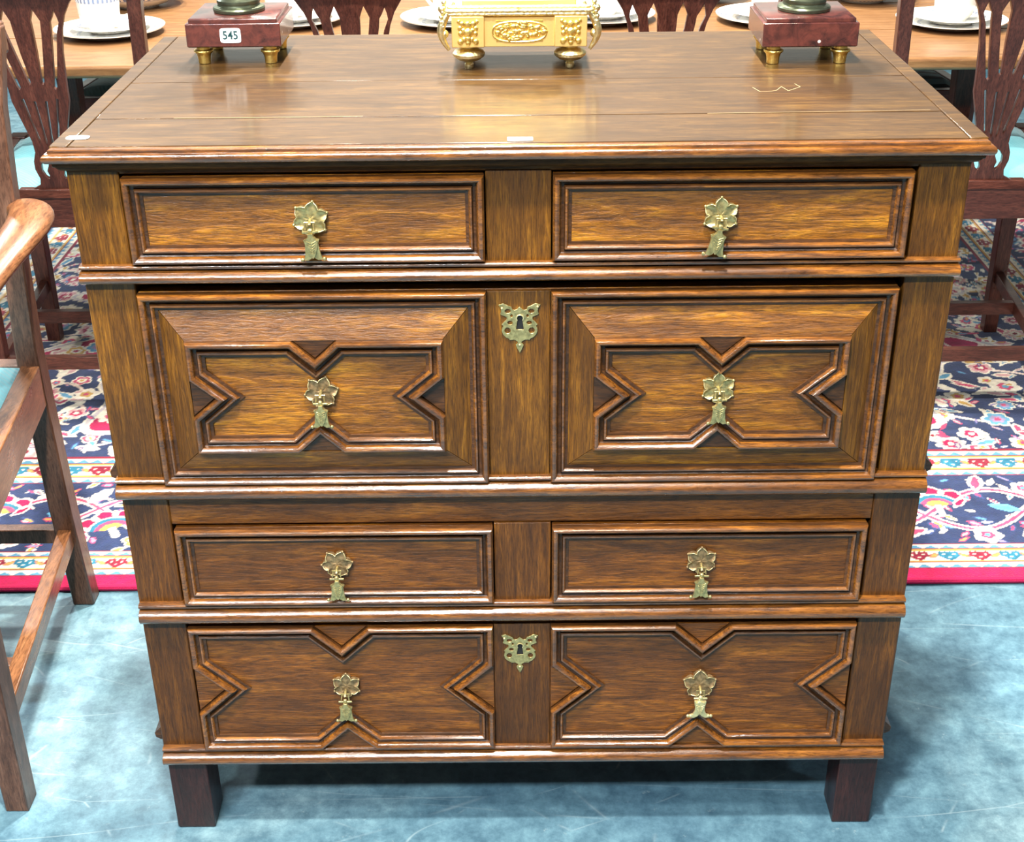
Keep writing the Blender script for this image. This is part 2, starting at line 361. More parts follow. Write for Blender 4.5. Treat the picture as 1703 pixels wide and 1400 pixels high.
    def build(s, name, mat, parent=None, bevel=0.0, smooth=35, subsurf=0, seg=2):
        me = bpy.data.meshes.new(name); me.from_pydata(s.v, [], s.f)
        bm = bmesh.new(); bm.from_mesh(me); bmesh.ops.recalc_face_normals(bm, faces=bm.faces[:]); bm.to_mesh(me); bm.free()
        me.materials.append(MT[mat] if isinstance(mat, str) else mat)
        me.shade_smooth()
        me.set_sharp_from_angle(angle=math.radians(smooth))
        o = bpy.data.objects.new(name, me); C.objects.link(o); o.parent = parent
        if bevel:
            b = o.modifiers.new('bevel', 'BEVEL'); b.width = bevel; b.segments = seg; b.limit_method = 'ANGLE'; b.angle_limit = math.radians(40); b.harden_normals = False
        if subsurf:
            m = o.modifiers.new('sub', 'SUBSURF'); m.levels = subsurf; m.render_levels = subsurf
        return o

def tag(o, label, cat, group=None):
    o['label'] = label; o['category'] = cat
    if group: o['group'] = group
    return o
def thing(name, label, cat, loc=(0,0,0), rz=0.0, group=None):
    o = bpy.data.objects.new(name, None); C.objects.link(o); o.location = loc; o.rotation_euler = (0,0,rz)
    o.empty_display_size = 0.05
    return tag(o, label, cat, group)
def dup(root, loc, rz, label):
    r = root.copy(); C.objects.link(r); r.location = loc; r.rotation_euler = (0,0,rz); r['label'] = label
    for ch in list(root.children):
        c = ch.copy(); C.objects.link(c); c.parent = r
        for g in list(ch.children):
            d = g.copy(); C.objects.link(d); d.parent = c
    return r
def arc(cx, cz, r, a0, a1, n):
    return [(cx+r*math.cos(math.radians(a0+(a1-a0)*i/n)), cz+r*math.sin(math.radians(a0+(a1-a0)*i/n))) for i in range(n+1)]
def rectp(x0, x1, z0, z1): return [(x0,z0),(x1,z0),(x1,z1),(x0,z1)]

# ------------------------------------------------------------------ the setting
fl = MB().add([(-8,-6,0),(8,-6,0),(8,4.55,0),(-8,4.55,0)], [(0,1,2,3)]).build('floor', 'floor')
fl['kind'] = 'structure'
wb = MB().box(-8, 8, 4.55, 4.65, 0, 3.2).build('wall_back', 'wall'); wb['kind'] = 'structure'
bb = MB().box(-8, 8, 4.53, 4.55, 0, 0.28).build('baseboard_back', 'skirting', bevel=0.004); bb['kind'] = 'structure'

# ------------------------------------------------------------------ persian rug
def make_rug():
    X, Y0, Y1, H = 1.81, 0.600, 3.35, 0.011
    def lines(a, b, zones, coarse, fine):
        out = [a]
        while out[-1] < b-1e-6:
            v = out[-1]; st = fine if any(p <= v < q for p, q in zones) else coarse
            out.append(min(b, v+st))
        return np.array(out)
    xs = lines(-X, X, [(-1.40, -0.55), (0.55, 1.45)], 0.008, 0.0032)
    ys = lines(Y0, Y1, [(Y0, 1.85)], 0.009, 0.0032)
    nx, ny = len(xs), len(ys)
    gx, gy = np.meshgrid(xs, ys)
    NAVY = np.array((0.020, 0.035, 0.100)); CREAM = np.array((0.78, 0.71, 0.58)); RED = np.array((0.38, 0.005, 0.068)); PINK = np.array((0.55, 0.055, 0.14))
    BLUE = np.array((0.10, 0.30, 0.46)); TEAL = np.array((0.02, 0.15, 0.24)); GOLD = np.array((0.58, 0.34, 0.08)); WINE = np.array((0.22, 0.012, 0.035)); ROSE = np.array((0.66, 0.36, 0.36)); LILAC = np.array((0.30, 0.25, 0.42))
    col = np.zeros((ny, nx, 3)) + NAVY
    d = np.minimum(np.minimum(gx+X, X-gx), np.minimum(gy-Y0, Y1-gy))
    side = np.minimum(gx+X, X-gx) < np.minimum(gy-Y0, Y1-gy)
    s = np.where(side, gy, gx)
    rng = np.random.RandomState(4)
    def win(cx, cy, r):
        i0, i1 = np.searchsorted(xs, cx-r), np.searchsorted(xs, cx+r)
        j0, j1 = np.searchsorted(ys, cy-r), np.searchsorted(ys, cy+r)
        if i1 <= i0 or j1 <= j0: return None
        sl = (slice(j0, j1), slice(i0, i1))
        return sl, gx[sl]-cx, gy[sl]-cy
    def flower(cx, cy, r, n, outer, mid, core, rot=0.0, edge=CREAM):
        w = win(cx, cy, r*1.15)
        if w is None: return
        sl, dx, dy = w; rad = np.hypot(dx, dy); th = np.arctan2(dy, dx)+rot
        R = r*(0.74+0.26*np.abs(np.cos(n*th/2)))
        c = col[sl]
        c[rad < R] = edge; c[rad < R*0.82] = outer; c[rad < R*0.50] = mid; c[rad < R*0.24] = core
    def leaf(cx, cy, l, wd, ang, cin, cout=CREAM):
        w = win(cx, cy, l*0.6)
        if w is None: return
        sl, dx, dy = w; u = (dx*math.cos(ang)+dy*math.sin(ang))/(l/2); v = (-dx*math.sin(ang)+dy*math.cos(ang))/(wd/2)
        e = np.abs(v)+u*u+0.25*np.sin(u*9)*0.3
        c = col[sl]; c[e < 1.0] = cout; c[e < 0.55] = cin
    def palmette(cx, cy, r, ang):
        w = win(cx, cy, r*1.2)
        if w is None: return
        sl, dx, dy = w
        u = (dx*math.cos(ang)+dy*math.sin(ang))/r; v = (-dx*math.sin(ang)+dy*math.cos(ang))/r
        rad = np.hypot(u+0.45, v); th = np.arctan2(v, u+0.45)
        fan = (np.abs(th) < 1.25)
        lob = 1.28+0.10*np.cos(th*9)
        c = col[sl]
        c[fan & (rad < lob)] = CREAM; c[fan & (rad < lob*0.93)] = RED
        c[fan & (rad < lob*0.93) & (np.cos(th*9) < -0.55)] = CREAM
        c[fan & (rad < 0.86)] = CREAM; c[fan & (rad < 0.78)] = TEAL; c[fan & (rad < 0.60)] = PINK
        c[fan & (rad < 0.42)] = GOLD
        st = (np.abs(v) < 0.13) & (u > -1.0) & (u < -0.3); c[st] = CREAM
    def strip(pts, wd, cin, cout=CREAM):
        for (ax, ay), (bx_, by_) in zip(pts[:-1], pts[1:]):
            r = math.hypot(bx_-ax, by_-ay)/2+wd
            w = win((ax+bx_)/2, (ay+by_)/2, r)
            if w is None: continue
            sl, dx, dy = w; px_, py_ = dx+(bx_-ax)/2, dy+(by_-ay)/2
            L2 = (bx_-ax)**2+(by_-ay)**2+1e-12
            t = np.clip((px_*(bx_-ax)+py_*(by_-ay))/L2, 0, 1)
            dist = np.hypot(px_-t*(bx_-ax), py_-t*(by_-ay))
            c = col[sl]; cur = dmap[sl]
            new = dist < cur
            cur[new] = dist[new]
    def flush(wd, cin, cout=CREAM):
        col[dmap < wd] = cout
        if cin is not None: col[dmap < wd*0.45] = cin
        dmap[:] = 9.0
    dmap = np.full((ny, nx), 9.0)
    # --- central field with scalloped crimson medallion ground
    inner = d > 0.485
    fx, fy = gx, gy-0.5*(Y0+Y1)
    HX, HY = X-0.485, 0.5*(Y1-Y0)-0.485
    th = np.arctan2(fy/HY, fx/HX)
    edge = 0.81+0.075*np.cos(th*14+0.4)+0.035*np.cos(th*28)
    rho = (np.abs(fx/HX)**6.0+np.abs(fy/HY)**6.0)**(1/6.0)
    redm = inner & (rho < edge)
    col[redm] = RED
    # dense floral sprays in the navy spandrels and the red ground
    cells = []
    gxs = np.arange(-HX+0.02, HX, 0.060); gys = np.arange(-HY+0.02, HY, 0.060)
    for a in gxs:
        for b in gys:
            cells.append((a+rng.uniform(-.026, .026), b+rng.uniform(-.026, .026)+0.5*(Y0+Y1)))
    kinds = [(PINK, CREAM, GOLD), (ROSE, RED, CREAM), (CREAM, PINK, BLUE), (BLUE, LILAC, PINK), (GOLD, CREAM, RED), (CREAM, GOLD, PINK), (ROSE, CREAM, WINE)]
    def is_red(x, y):
        fx_, fy_ = x, y-0.5*(Y0+Y1); t = math.atan2(fy_/HY, fx_/HX)
        return ((abs(fx_/HX)**6.0+abs(fy_/HY)**6.0)**(1/6.0)) < 0.81+0.075*math.cos(t*14+0.4)+0.035*math.cos(t*28)
    # tendrils
    for k in range(150):
        x, y = rng.uniform(-HX, HX), rng.uniform(Y0+0.5, Y1-0.5)
        a = rng.uniform(0, 6.28); cv = rng.uniform(-14, 14); pts = [(x, y)]
        for q in range(14):
            a += cv*0.016; x += math.cos(a)*0.016; y += math.sin(a)*0.016; pts.append((x, y))
        strip(pts, 0.005, None)
    dmap[~inner] = 9.0
    flush(0.0045, None, CREAM*0.8+PINK*0.2)
    for (x, y) in [c for c in cells if not is_red(*c)][::3]:
        leaf(x+rng.uniform(-.03, .03), y+rng.uniform(-.03, .03), rng.uniform(.06, .10), rng.uniform(.018, .030), rng.uniform(0, 6.28), [PINK, CREAM, GOLD, ROSE, BLUE][rng.randint(5)])
    for (x, y) in cells:
        red = is_red(x, y)
        if red and rng.rand() < 0.62: continue
        o_, m_, c_ = kinds[rng.randint(len(kinds))]
        if red and o_ is PINK: o_ = LILAC
        q = rng.rand()
        if q < 0.6: flower(x, y, rng.uniform(0.022, 0.042), rng.choice([5, 6, 8]), o_, m_, c_, rng.uniform(0, 3))
        else: leaf(x, y, rng.uniform(0.05, 0.085), rng.uniform(0.022, 0.034), rng.uniform(0, 6.28), [PINK, BLUE, GOLD, CREAM, ROSE][rng.randint(5)])
    # white arabesque line round the crimson ground
    pts = []
    for i in range(721):
        t = 2*math.pi*i/720
        e = 0.81+0.075*math.cos(t*14+0.4)+0.035*math.cos(t*28)
        ct, st = math.cos(t), math.sin(t); k = e/((abs(ct)**6.0+abs(st)**6.0)**(1/6.0))
        pts.append((k*ct*HX, k*st*HY+0.5*(Y0+Y1)))
    strip(pts, 0.016, None); flush(0.0105, LILAC*0.5+CREAM*0.5)
    # --- borders over the field
    ring = d <= 0.485
    col[ring] = NAVY
    # scrolling vine in the broad navy band, on all four sides
    for k in range(7000):
        x, y = rng.uniform(-X, X), rng.uniform(Y0, Y1)
        dd = min(x+X, X-x, y-Y0, Y1-y)
        if 0.12 < dd < 0.37 or (dd > 0.49 and not is_red(x, y) and k % 2):
            leaf(x, y, rng.uniform(.022, .042), rng.uniform(.009, .016), rng.uniform(0, 6.28), [PINK, ROSE, GOLD, BLUE, CREAM, LILAC][rng.randint(6)], [CREAM, PINK, NAVY*2, CREAM][rng.randint(4)])
    def band(mapf, length, t0, t1):
        tc_, A, P = (t0+t1)/2, (t1-t0)*0.30, 0.47
        n = int(length/0.012); 
        strip([mapf(i*0.012, tc_+A*math.sin(2*math.pi*i*0.012/P)) for i in range(n)], 0.012, None); 
        strip([mapf(i*0.012, tc_+A*0.9*math.sin(2*math.pi*i*0.012/P+2.4)) for i in range(n)], 0.012, None)
        flush(0.0088, PINK)
        k = 0; sv = 0.06
        while sv < length:
            ph = 2*math.pi*sv/P
            x, y = mapf(sv, tc_-A*0.55*math.sin(ph)); x2, y2 = mapf(sv, tc_-A*0.55*math.sin(ph)+0.01)
            ang = math.atan2(y2-y, x2-x)
            palmette(x, y, 0.058, ang + (0 if k % 2 else 0.5))
            for off, tt in ((0.065, t0+0.035), (0.10, t1-0.035), (0.16, t0+0.04), (0.19, t1-0.05)):
                x, y = mapf(sv+off, tt+rng.uniform(-.008, .008)); o_, m_, c_ = kinds[rng.randint(len(kinds))]
                if rng.rand() < 0.6: flower(x, y, rng.uniform(0.022, 0.032), rng.choice([5, 6, 8]), o_, m_, c_, rng.uniform(0, 3))
                else: leaf(x, y, 0.07, 0.032, ang+rng.uniform(-1.4, 1.4), [PINK, GOLD, ROSE][rng.randint(3)])
            x, y = mapf(sv+0.13, tc_); leaf(x, y, 0.07, 0.026, ang+1.2, BLUE, BLUE*1.3)
            x, y = mapf(sv+0.045, tc_+0.02); leaf(x, y, 0.05, 0.02, ang-0.7, RED)
            k += 1; sv += P/2
    B0, B1 = 0.115, 0.375
    Lx, Ly = 2*X, Y1-Y0
    band(lambda a, t: (-X+a, Y0+t), Lx, B0, B1); band(lambda a, t: (-X+a, Y1-t), Lx, B0, B1)
    band(lambda a, t: (-X+t, Y0+a), Ly, B0, B1); band(lambda a, t: (X-t, Y0+a), Ly, B0, B1)
    # narrow cream stripes with guards and small rosettes
    def guard(a, b):
        h = b-a
        z = (d > a) & (d <= b); col[z] = CREAM
        tri = np.abs(((s/0.030) % 1.0)-0.5)*2
        q = (d-a)/h
        for lo, hi, flip in ((0.03, 0.21, 1), (0.79, 0.97, 1)):
            m = z & (q > lo) & (q < hi); f = (q-lo)/(hi-lo)
            mm = m & (f < tri*0.75); col[mm] = BLUE*0.9
        for ln, c in ((0.015, WINE), (0.235, WINE), (0.28, GOLD), (0.72, GOLD), (0.765, WINE), (0.985, WINE)):
            mm = z & (np.abs(q-ln) < 0.022); col[mm] = c
        mid = (a+b)/2; r = h*0.19
        for mapf, ln in ((lambda u, t: (-X+u, Y0+t), Lx), (lambda u, t: (-X+u, Y1-t), Lx), (lambda u, t: (-X+t, Y0+u), Ly), (lambda u, t: (X-t, Y0+u), Ly)):
            u = a+0.03; k = 0
            while u < ln-a:
                c = WINE if k % 2 else TEAL
                for du, dt in ((-0.010, 0.2), (0.010, 0.2), (0, -0.35)):
                    x, y = mapf(u+du, mid+dt*r); flower(x, y, r*0.75, 5, c, c*1.4, CREAM, 0.3, edge=c)
                x, y = mapf(u+0.029, mid); x2, y2 = mapf(u+0.035, mid+0.004*(1 if k % 2 else -1))
                leaf(x, y, 0.026, 0.012, math.atan2(y2-y, x2-x), GOLD, PINK*0.6+GOLD*0.4)
                u += 0.058; k += 1
    guard(0.034, 0.118); guard(0.372, 0.480)
    z = d <= 0.034; col[z] = (0.42, 0.004, 0.065)
    col[(d > 0.480) & (d < 0.486)] = WINE
    col += rng.normal(0, 0.012, col.shape)*np.clip(col*3, 0.1, 1); col = np.clip(col, 0.002, 1)
    # mesh: top surface as a grid, skirt round the edge
    gz = np.full(gx.shape, H)
    V = np.stack([gx.ravel(), gy.ravel(), gz.ravel()], 1)
    idx = np.arange(nx*ny).reshape(ny, nx)
    F = np.stack([idx[:-1, :-1].ravel(), idx[:-1, 1:].ravel(), idx[1:, 1:].ravel(), idx[1:, :-1].ravel()], 1)
    bi = np.concatenate([idx[0, :], idx[1:, -1], idx[-1, -2::-1], idx[-2:0:-1, 0]])
    VB = V[bi].copy(); VB[:, 2] = 0.0; n0 = len(V); k = len(bi)
    r = np.arange(k); FB = np.stack([bi[r], n0+r, n0+(r+1) % k, bi[(r+1) % k]], 1)
    V = np.vstack([V, VB]); F = np.vstack([F, FB])
    cc = np.vstack([col.reshape(-1, 3), np.tile([[0.30, 0.004, 0.05]], (k, 1))])
    me = bpy.data.meshes.new('persian_rug')
    me.vertices.add(len(V)); me.vertices.foreach_set('co', V.astype(np.float32).ravel())
    me.loops.add(len(F)*4); me.loops.foreach_set('vertex_index', F.astype(np.int32).ravel())
    me.polygons.add(len(F)); me.polygons.foreach_set('loop_start', (np.arange(len(F))*4).astype(np.int32))
    me.update(calc_edges=True)
    at = me.color_attributes.new('weave', 'FLOAT_COLOR', 'POINT')
    at.data.foreach_set('color', np.hstack([cc, np.ones((len(cc), 1))]).astype(np.float32).ravel())
    me.materials.append(MT['rug'])
    root = thing('persian_rug', 'crimson and navy floral Persian rug with cream striped borders under the dining chairs', 'rug', (0,0,0.0005))
    o = bpy.data.objects.new('pile', me); C.objects.link(o); o.parent = root
    # the crimson bound edge along the front: a soft roll
    MB().tube([(-X+0.01+i*(2*X-0.02)/90, Y0+0.001, 0.0065) for i in range(91)], 0.0062, 8).build('bound_edge', 'binding', root)
    return root
make_rug()

# ------------------------------------------------------------------ chest of drawers
chest = thing('chest_of_drawers', 'large oak chest of drawers with geometric moulded fronts and brass drop pulls', 'chest', (0,0,0))
W = 0.5; D = 0.545
FR = [(0,0),(0,.0070),(.0008,.0100),(.0024,.0122),(.0045,.0126),(.0066,.0114),(.0080,.0086),(.0086,.0052),(.0105,.0036),(.0126,.0034),(.0128,.0060),(.0140,.0078),(.0158,.0080),(.0172,.0064),(.0178,.0034),(.0200,.0026),(.0212,.0024),(.0216,.0)]

def half_round(y, z0, z1, proud, fil=0.0, n=10):
    """profile of a nosing: optional stepped fillet on top then a half round, in (y,z), closed at y+0.03"""
    zt = z1-fil; c = (z0+zt)/2; r = (zt-z0)/2
    p = [(y+0.02, z0)]
    p += [(y-proud*math.cos(math.radians(-90+180*i/n)), c+r*math.sin(math.radians(-90+180*i/n))) for i in range(n+1)]
    if fil: p += [(y-proud*0.12, zt+fil*0.05), (y-proud*0.12, zt+fil*0.30), (y-proud*0.52, zt+fil*0.34), (y-proud*0.56, zt+fil*0.70), (y-proud*0.46, z1-fil*0.05), (y-proud*0.2, z1), (y+0.0, z1)]
    p += [(y+0.02, z1)]
    return p
# stiles (upper and lower carcase)
for sx in (-1, 1):
    a, b = sorted((sx*0.4425, sx*W))
    MB().box(a, b, 0.0, 0.05, 0.584, 0.982).build('stile', 'oak_v', chest, 0.0018)
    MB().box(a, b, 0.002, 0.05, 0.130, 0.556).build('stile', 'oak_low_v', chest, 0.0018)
    # sides: back stile, rails and recessed panels
    a, b = sorted((sx*(W-0.03), sx*W))
    MB().box(a, b, D-0.06, D, 0.130, 0.982).build('back_stile', 'oak_side', chest, 0.0018)
    for z0, z1 in ((0.130, 0.20), (0.50, 0.556), (0.584, 0.64), (0.92, 0.982)):
        MB().box(a, b, 0.05, D-0.06, z0, z1).build('side_rail', 'oak_side', chest, 0.0015)
    a, b = sorted((sx*(W-0.026), sx*(W-0.014)))
    for z0, z1 in ((0.20, 0.50), (0.64, 0.92)):
        MB().box(a, b, 0.05, D-0.06, z0, z1).build('side_panel', 'oak_side', chest)
    # side mouldings at mid height and base; their ends show past the front corners
    for z0, z1 in ((0.565, 0.593), (0.139, 0.168)):
        pr = [(sx*(W-0.004), z0), (sx*(W+0.013), z0), (sx*(W+0.0195), z0+0.004), (sx*(W+0.0205), z0+0.011), (sx*(W+0.014), z0+0.018), (sx*(W+0.004), z1), (sx*(W-0.004), z1)]
        MB().runy(pr, 0.035, D).build('side_molding', 'oak_mold_h', chest, 0.0006)
    # feet
    for y0 in (0.004, D-0.062):
        x0, x1 = sorted((sx*0.4445, sx*0.4985))
        MB().post([((x0+x1)/2, y0+0.028, 0.0, 0.0255, 0.0265), ((x0+x1)/2, y0+0.028, 0.004, 0.027, 0.028), ((x0+x1)/2, y0+0.028, 0.131, 0.027, 0.028)]).build('foot', 'foot', chest, 0.0015)
# carcase back, bottom and dust boards
MB().box(-W+0.03, W-0.03, D-0.02, D-0.008, 0.135, 0.98).build('back_board', 'oak_side', chest)
MB().box(-W+0.03, W-0.03, 0.03, D-0.02, 0.136, 0.150).build('bottom_board', 'oak_side', chest)
for z in (0.375, 0.57, 0.85):
    MB().box(-W+0.032, W-0.032, 0.05, D-0.02, z-0.006, z+0.006).build('dust_board', 'oak_side', chest)
# rails and nosings
MB().box(-0.4425, 0.4425, 0.002, 0.05, 0.975, 0.983).build('top_rail', 'oak_h', chest, 0.001)
MB().box(-0.037, 0.0365, 0.0, 0.05, 0.866, 0.976).build('muntin', 'oak_v', chest, 0.0012)
MB().box(-0.4425, 0.4425, 0.003, 0.05, 0.517, 0.5555).build('rail', 'oak_low_h', chest, 0.0015)
MB().box(-0.0345, 0.0375, 0.0, 0.05, 0.397, 0.517).build('muntin', 'oak_low_v', chest, 0.0012)
MB().run(half_round(0.0, 0.8465, 0.8700, 0.014, 0.0068), -0.5015, 0.5015).build('rail_molding', 'oak_bead', chest, 0.0006)
MB().run(half_round(0.0, 0.5585, 0.5885, 0.015, 0.0075), -0.5015, 0.5015).build('waist_molding', 'oak_bead', chest, 0.0006)
MB().run(half_round(0.0, 0.3690, 0.4000, 0.014, 0.0085), -0.4990, 0.4990).build('rail_molding', 'oak_bead', chest, 0.0006)
MB().run(half_round(0.0, 0.1290, 0.1580, 0.015, 0.0075), -0.4990, 0.4990).build('base_molding', 'oak_bead', chest, 0.0006)

# top: three planks with open joints, moulded edge on the front and the two ends
OV = 0.0135
ZT = 1.0088
for y0, y1, zz in ((-0.0055, 0.1030, 0.0), (0.1042, 0.2735, 0.0004), (0.2752, D+0.006, 0.0002)):
    MB().box(-W-OV+0.022, W+OV-0.022, y0, y1, 0.985, ZT+zz).build('top_plank', 'oak_top', chest, 0.0009)
for sx in (-1, 1):
    a, b = sorted((sx*(W+OV-0.021), sx*(W+OV-0.001)))
    MB().box(a, b, -0.0055, D+0.006, 0.985, ZT+0.0004).build('end_board', 'oak_top', chest, 0.0012)
def top_profile():
    p = [(0.0, ZT-0.001), (0.009, ZT-0.001), (0.0105, ZT-0.0022), (0.0105, ZT-0.0050)]
    p += [(0.0115+0.0055*math.cos(math.radians(90-180*i/8)), ZT-0.0106+0.0056*math.sin(math.radians(90-180*i/8))) for i in range(9)]
    p += [(0.0085, ZT-0.0168), (0.0080, ZT-0.0195), (0.0062, ZT-0.0200), (0.0050, ZT-0.0228), (0.0020, ZT-0.0260), (-0.0030, ZT-0.0280), (-0.0035, ZT-0.0300), (-0.010, ZT-0.0300)]
    return p
tp = top_profile()
# mitred run: left end, front, right end
secs = []
for o_, z in tp:
    yy = -0.006-o_*0.9; xx = W+OV-0.012+o_
    secs.append([(-xx, D+0.004, z), (-xx, yy, z), (xx, yy, z), (xx, D+0.004, z)])
mb = MB(); n = len(secs)
vs_ = [p for q in secs for p in q]; fs_ = []
for k in range(n-1):
    for i in range(3): fs_.append((k*4+i, k*4+i+1, (k+1)*4+i+1, (k+1)*4+i))
mb.add(vs_, fs_); tm = mb.build('top_molding', 'oak_cove', chest); tm.data.materials.append(MT['oak_bead'])
for f in tm.data.polygons:
    if min(tm.data.loops[i].vertex_index for i in f.loop_indices)//4 <= 11: f.material_index = 1  # lighter oak down to the bead, darker oak on the cove below
MB().box(-W+0.001, W-0.001, 0.001, D, 0.9785, 0.9855).build('top_frame', 'oak_side', chest)
# worn light labels and scratches on the top
def oval(cx, cy, w, h, z, t, n=20, e=3.2):
    pts = []
    for i in range(n):
        a = 2*math.pi*i/n; c, s_ = math.cos(a), math.sin(a)
        pts.append((cx+w/2*math.copysign(abs(c)**(2/e), c), cy+h/2*math.copysign(abs(s_)**(2/e), s_)))
    return [[(x, y, z) for x, y in pts], [(x, y, z+t) for x, y in pts]]
MB().loft(oval(-0.4895, 0.027, 0.026, 0.015, ZT+0.0005, 0.0005)).build('paper_label', 'paper', chest)
MB().loft(oval(0.002, 0.0055, 0.028, 0.014, ZT+0.0003, 0.0005, e=12)).build('paper_label', 'paper', chest)
def scratch(pts, w):
    m = MB()
    for a, b in zip(pts[:-1], pts[1:]):
        m.beam((a[0], a[1], ZT+0.0003), (b[0], b[1], ZT+0.0003), w, 0.0004)
    return m.build('scratch', 'scratch', chest)
scratch([(0.291, 0.222), (0.297, 0.200), (0.309, 0.201), (0.318, 0.206), (0.327, 0.224), (0.332, 0.203), (0.350, 0.222), (0.346, 0.238)], 0.0007)
scratch([(-0.40, 0.105), (-0.30, 0.104), (-0.18, 0.106)], 0.0006)
scratch([(0.22, 0.1036), (0.30, 0.105), (0.42, 0.1075), (0.48, 0.110)], 0.0005)

# --- brass furniture
def rosette(parent, x, z, r, rot, mat, y=-0.002, lobes=6):
    seg, rings = 60, 7; secs = []
    for k in range(rings+1):
        t = k/rings; ring = []
        for i in range(seg):
            a = 2*math.pi*i/seg
            lob = abs(math.cos((a-rot)*lobes/2))
            R = r*(0.64+0.28*lob**0.5+0.08*max(0, math.cos((a-rot)*lobes))**8)
            rr = max(0.0004, R*t)
            h = 0.0030*(1-t)**1.5+0.0052*(t**2)*(0.35+0.65*(1-lob**3))+0.0012*math.sin(min(1, t*1.2)*math.pi)*lob+0.0012
            ring.append((x+rr*math.cos(a), y-h, z+rr*math.sin(a)))
        secs.append(ring)
    secs.append([(p[0], y+0.0006, p[2]) for p in secs[-1]])
    m = MB().loft(secs, cap=False)
    for k in range(lobes):
        a = rot+2*math.pi*k/lobes
        m.ball((x+r*0.99*math.cos(a), y-0.003, z+r*0.99*math.sin(a)), 0.0019, 8)
    m.build('rosette', mat, parent, smooth=70)
    MB().tube([(p[0], p[1]-0.0002, p[2]) for p in secs[rings]], 0.00055, 5, closed=True).build('rosette_rim', 'brass_pale', parent, smooth=80)
def pendant(parent, x, z, tilt, mat, style=0, y=-0.002, sc=1.0):
    m = MB()
    # staple through the rosette with a cross bar, then the collar
    m.tube([(x, y, z), (x, y-0.012, z), (x, y-0.0145, z-0.0025)], 0.0022, 8)
    m.tube([(x-0.006, y-0.012, z+0.0005), (x+0.006, y-0.012, z+0.0005)], 0.0011, 6)
    m.tube([(x-0.0045, y-0.013, z-0.001), (x-0.0052, y-0.015, z-0.0075)], 0.0010, 6); m.tube([(x+0.0045, y-0.013, z-0.001), (x+0.0052, y-0.015, z-0.0075)], 0.0010, 6)
    m.build('staple', mat, parent, smooth=60)
    q = MB(); yy = y-0.0155
    q.tube([(-0.0078, yy, -0.0085), (0.0078, yy, -0.0085)], 0.0013, 8)
    q.ball((0, yy, -0.0072), 0.0028, 8)
    if style == 0:
        half = [(0.0024,-0.0095),(0.0026,-0.0125),(0.0046,-0.0150),(0.0078,-0.0165),(0.0066,-0.0195),(0.0068,-0.0250),(0.0074,-0.0310),(0.0092,-0.0365),(0.0050,-0.0372),(0.0022,-0.0355),(0.0,-0.0325)]
        leaf = [(0.0020,-0.0100),(0.0026,-0.0135),(0.0052,-0.0160),(0.0062,-0.0172),(0.0056,-0.0225),(0.0040,-0.0280),(0.0018,-0.0330),(0.0,-0.0352)]
        tips = [(-0.0108,-0.0365),(0.0108,-0.0365)]
    else:
        half = [(0.0024,-0.0095),(0.0026,-0.0115),(0.0070,-0.0125),(0.0066,-0.0165),(0.0054,-0.0225),(0.0058,-0.0270),(0.0082,-0.0320),(0.0120,-0.0335),(0.0120,-0.0362),(0.0062,-0.0368),(0.0024,-0.0345),(0.0,-0.0310)]
        leaf = [(0.0020,-0.0120),(0.0050,-0.0140),(0.0044,-0.0190),(0.0030,-0.0250),(0.0,-0.0300)]
        tips = [(-0.0136,-0.0345),(0.0136,-0.0345),(-0.0102,-0.0345),(0.0102,-0.0345)]
    full = [(a, b) for a, b in half] + [(-a, b) for a, b in half[-2::-1]]
    lf = [(a, b) for a, b in leaf] + [(-a, b) for a, b in leaf[-2::-1]]
    q.plate([full], yy-0.0012, yy+0.0022); q.plate([lf], yy-0.0030, yy-0.0010)
    for k in range(5):
        for sg in (-1, 1):
            zz = -0.0170-0.0028*k; q.tube([(sg*0.0006, yy-0.0033, zz-0.0022), (sg*(0.0048-0.0008*k), yy-0.0030, zz)], 0.0005, 5)
    for a, b in tips: q.ball((a, yy, b), 0.0021, 8)
    ct, st = math.cos(tilt), math.sin(tilt)
    q.move(lambda a, b, c: (x+sc*(a*ct-c*st), b, z+sc*(a*st+c*ct)))
    q.build('pendant', 'brass_pale' if style else mat, parent, 0.0004, smooth=40)
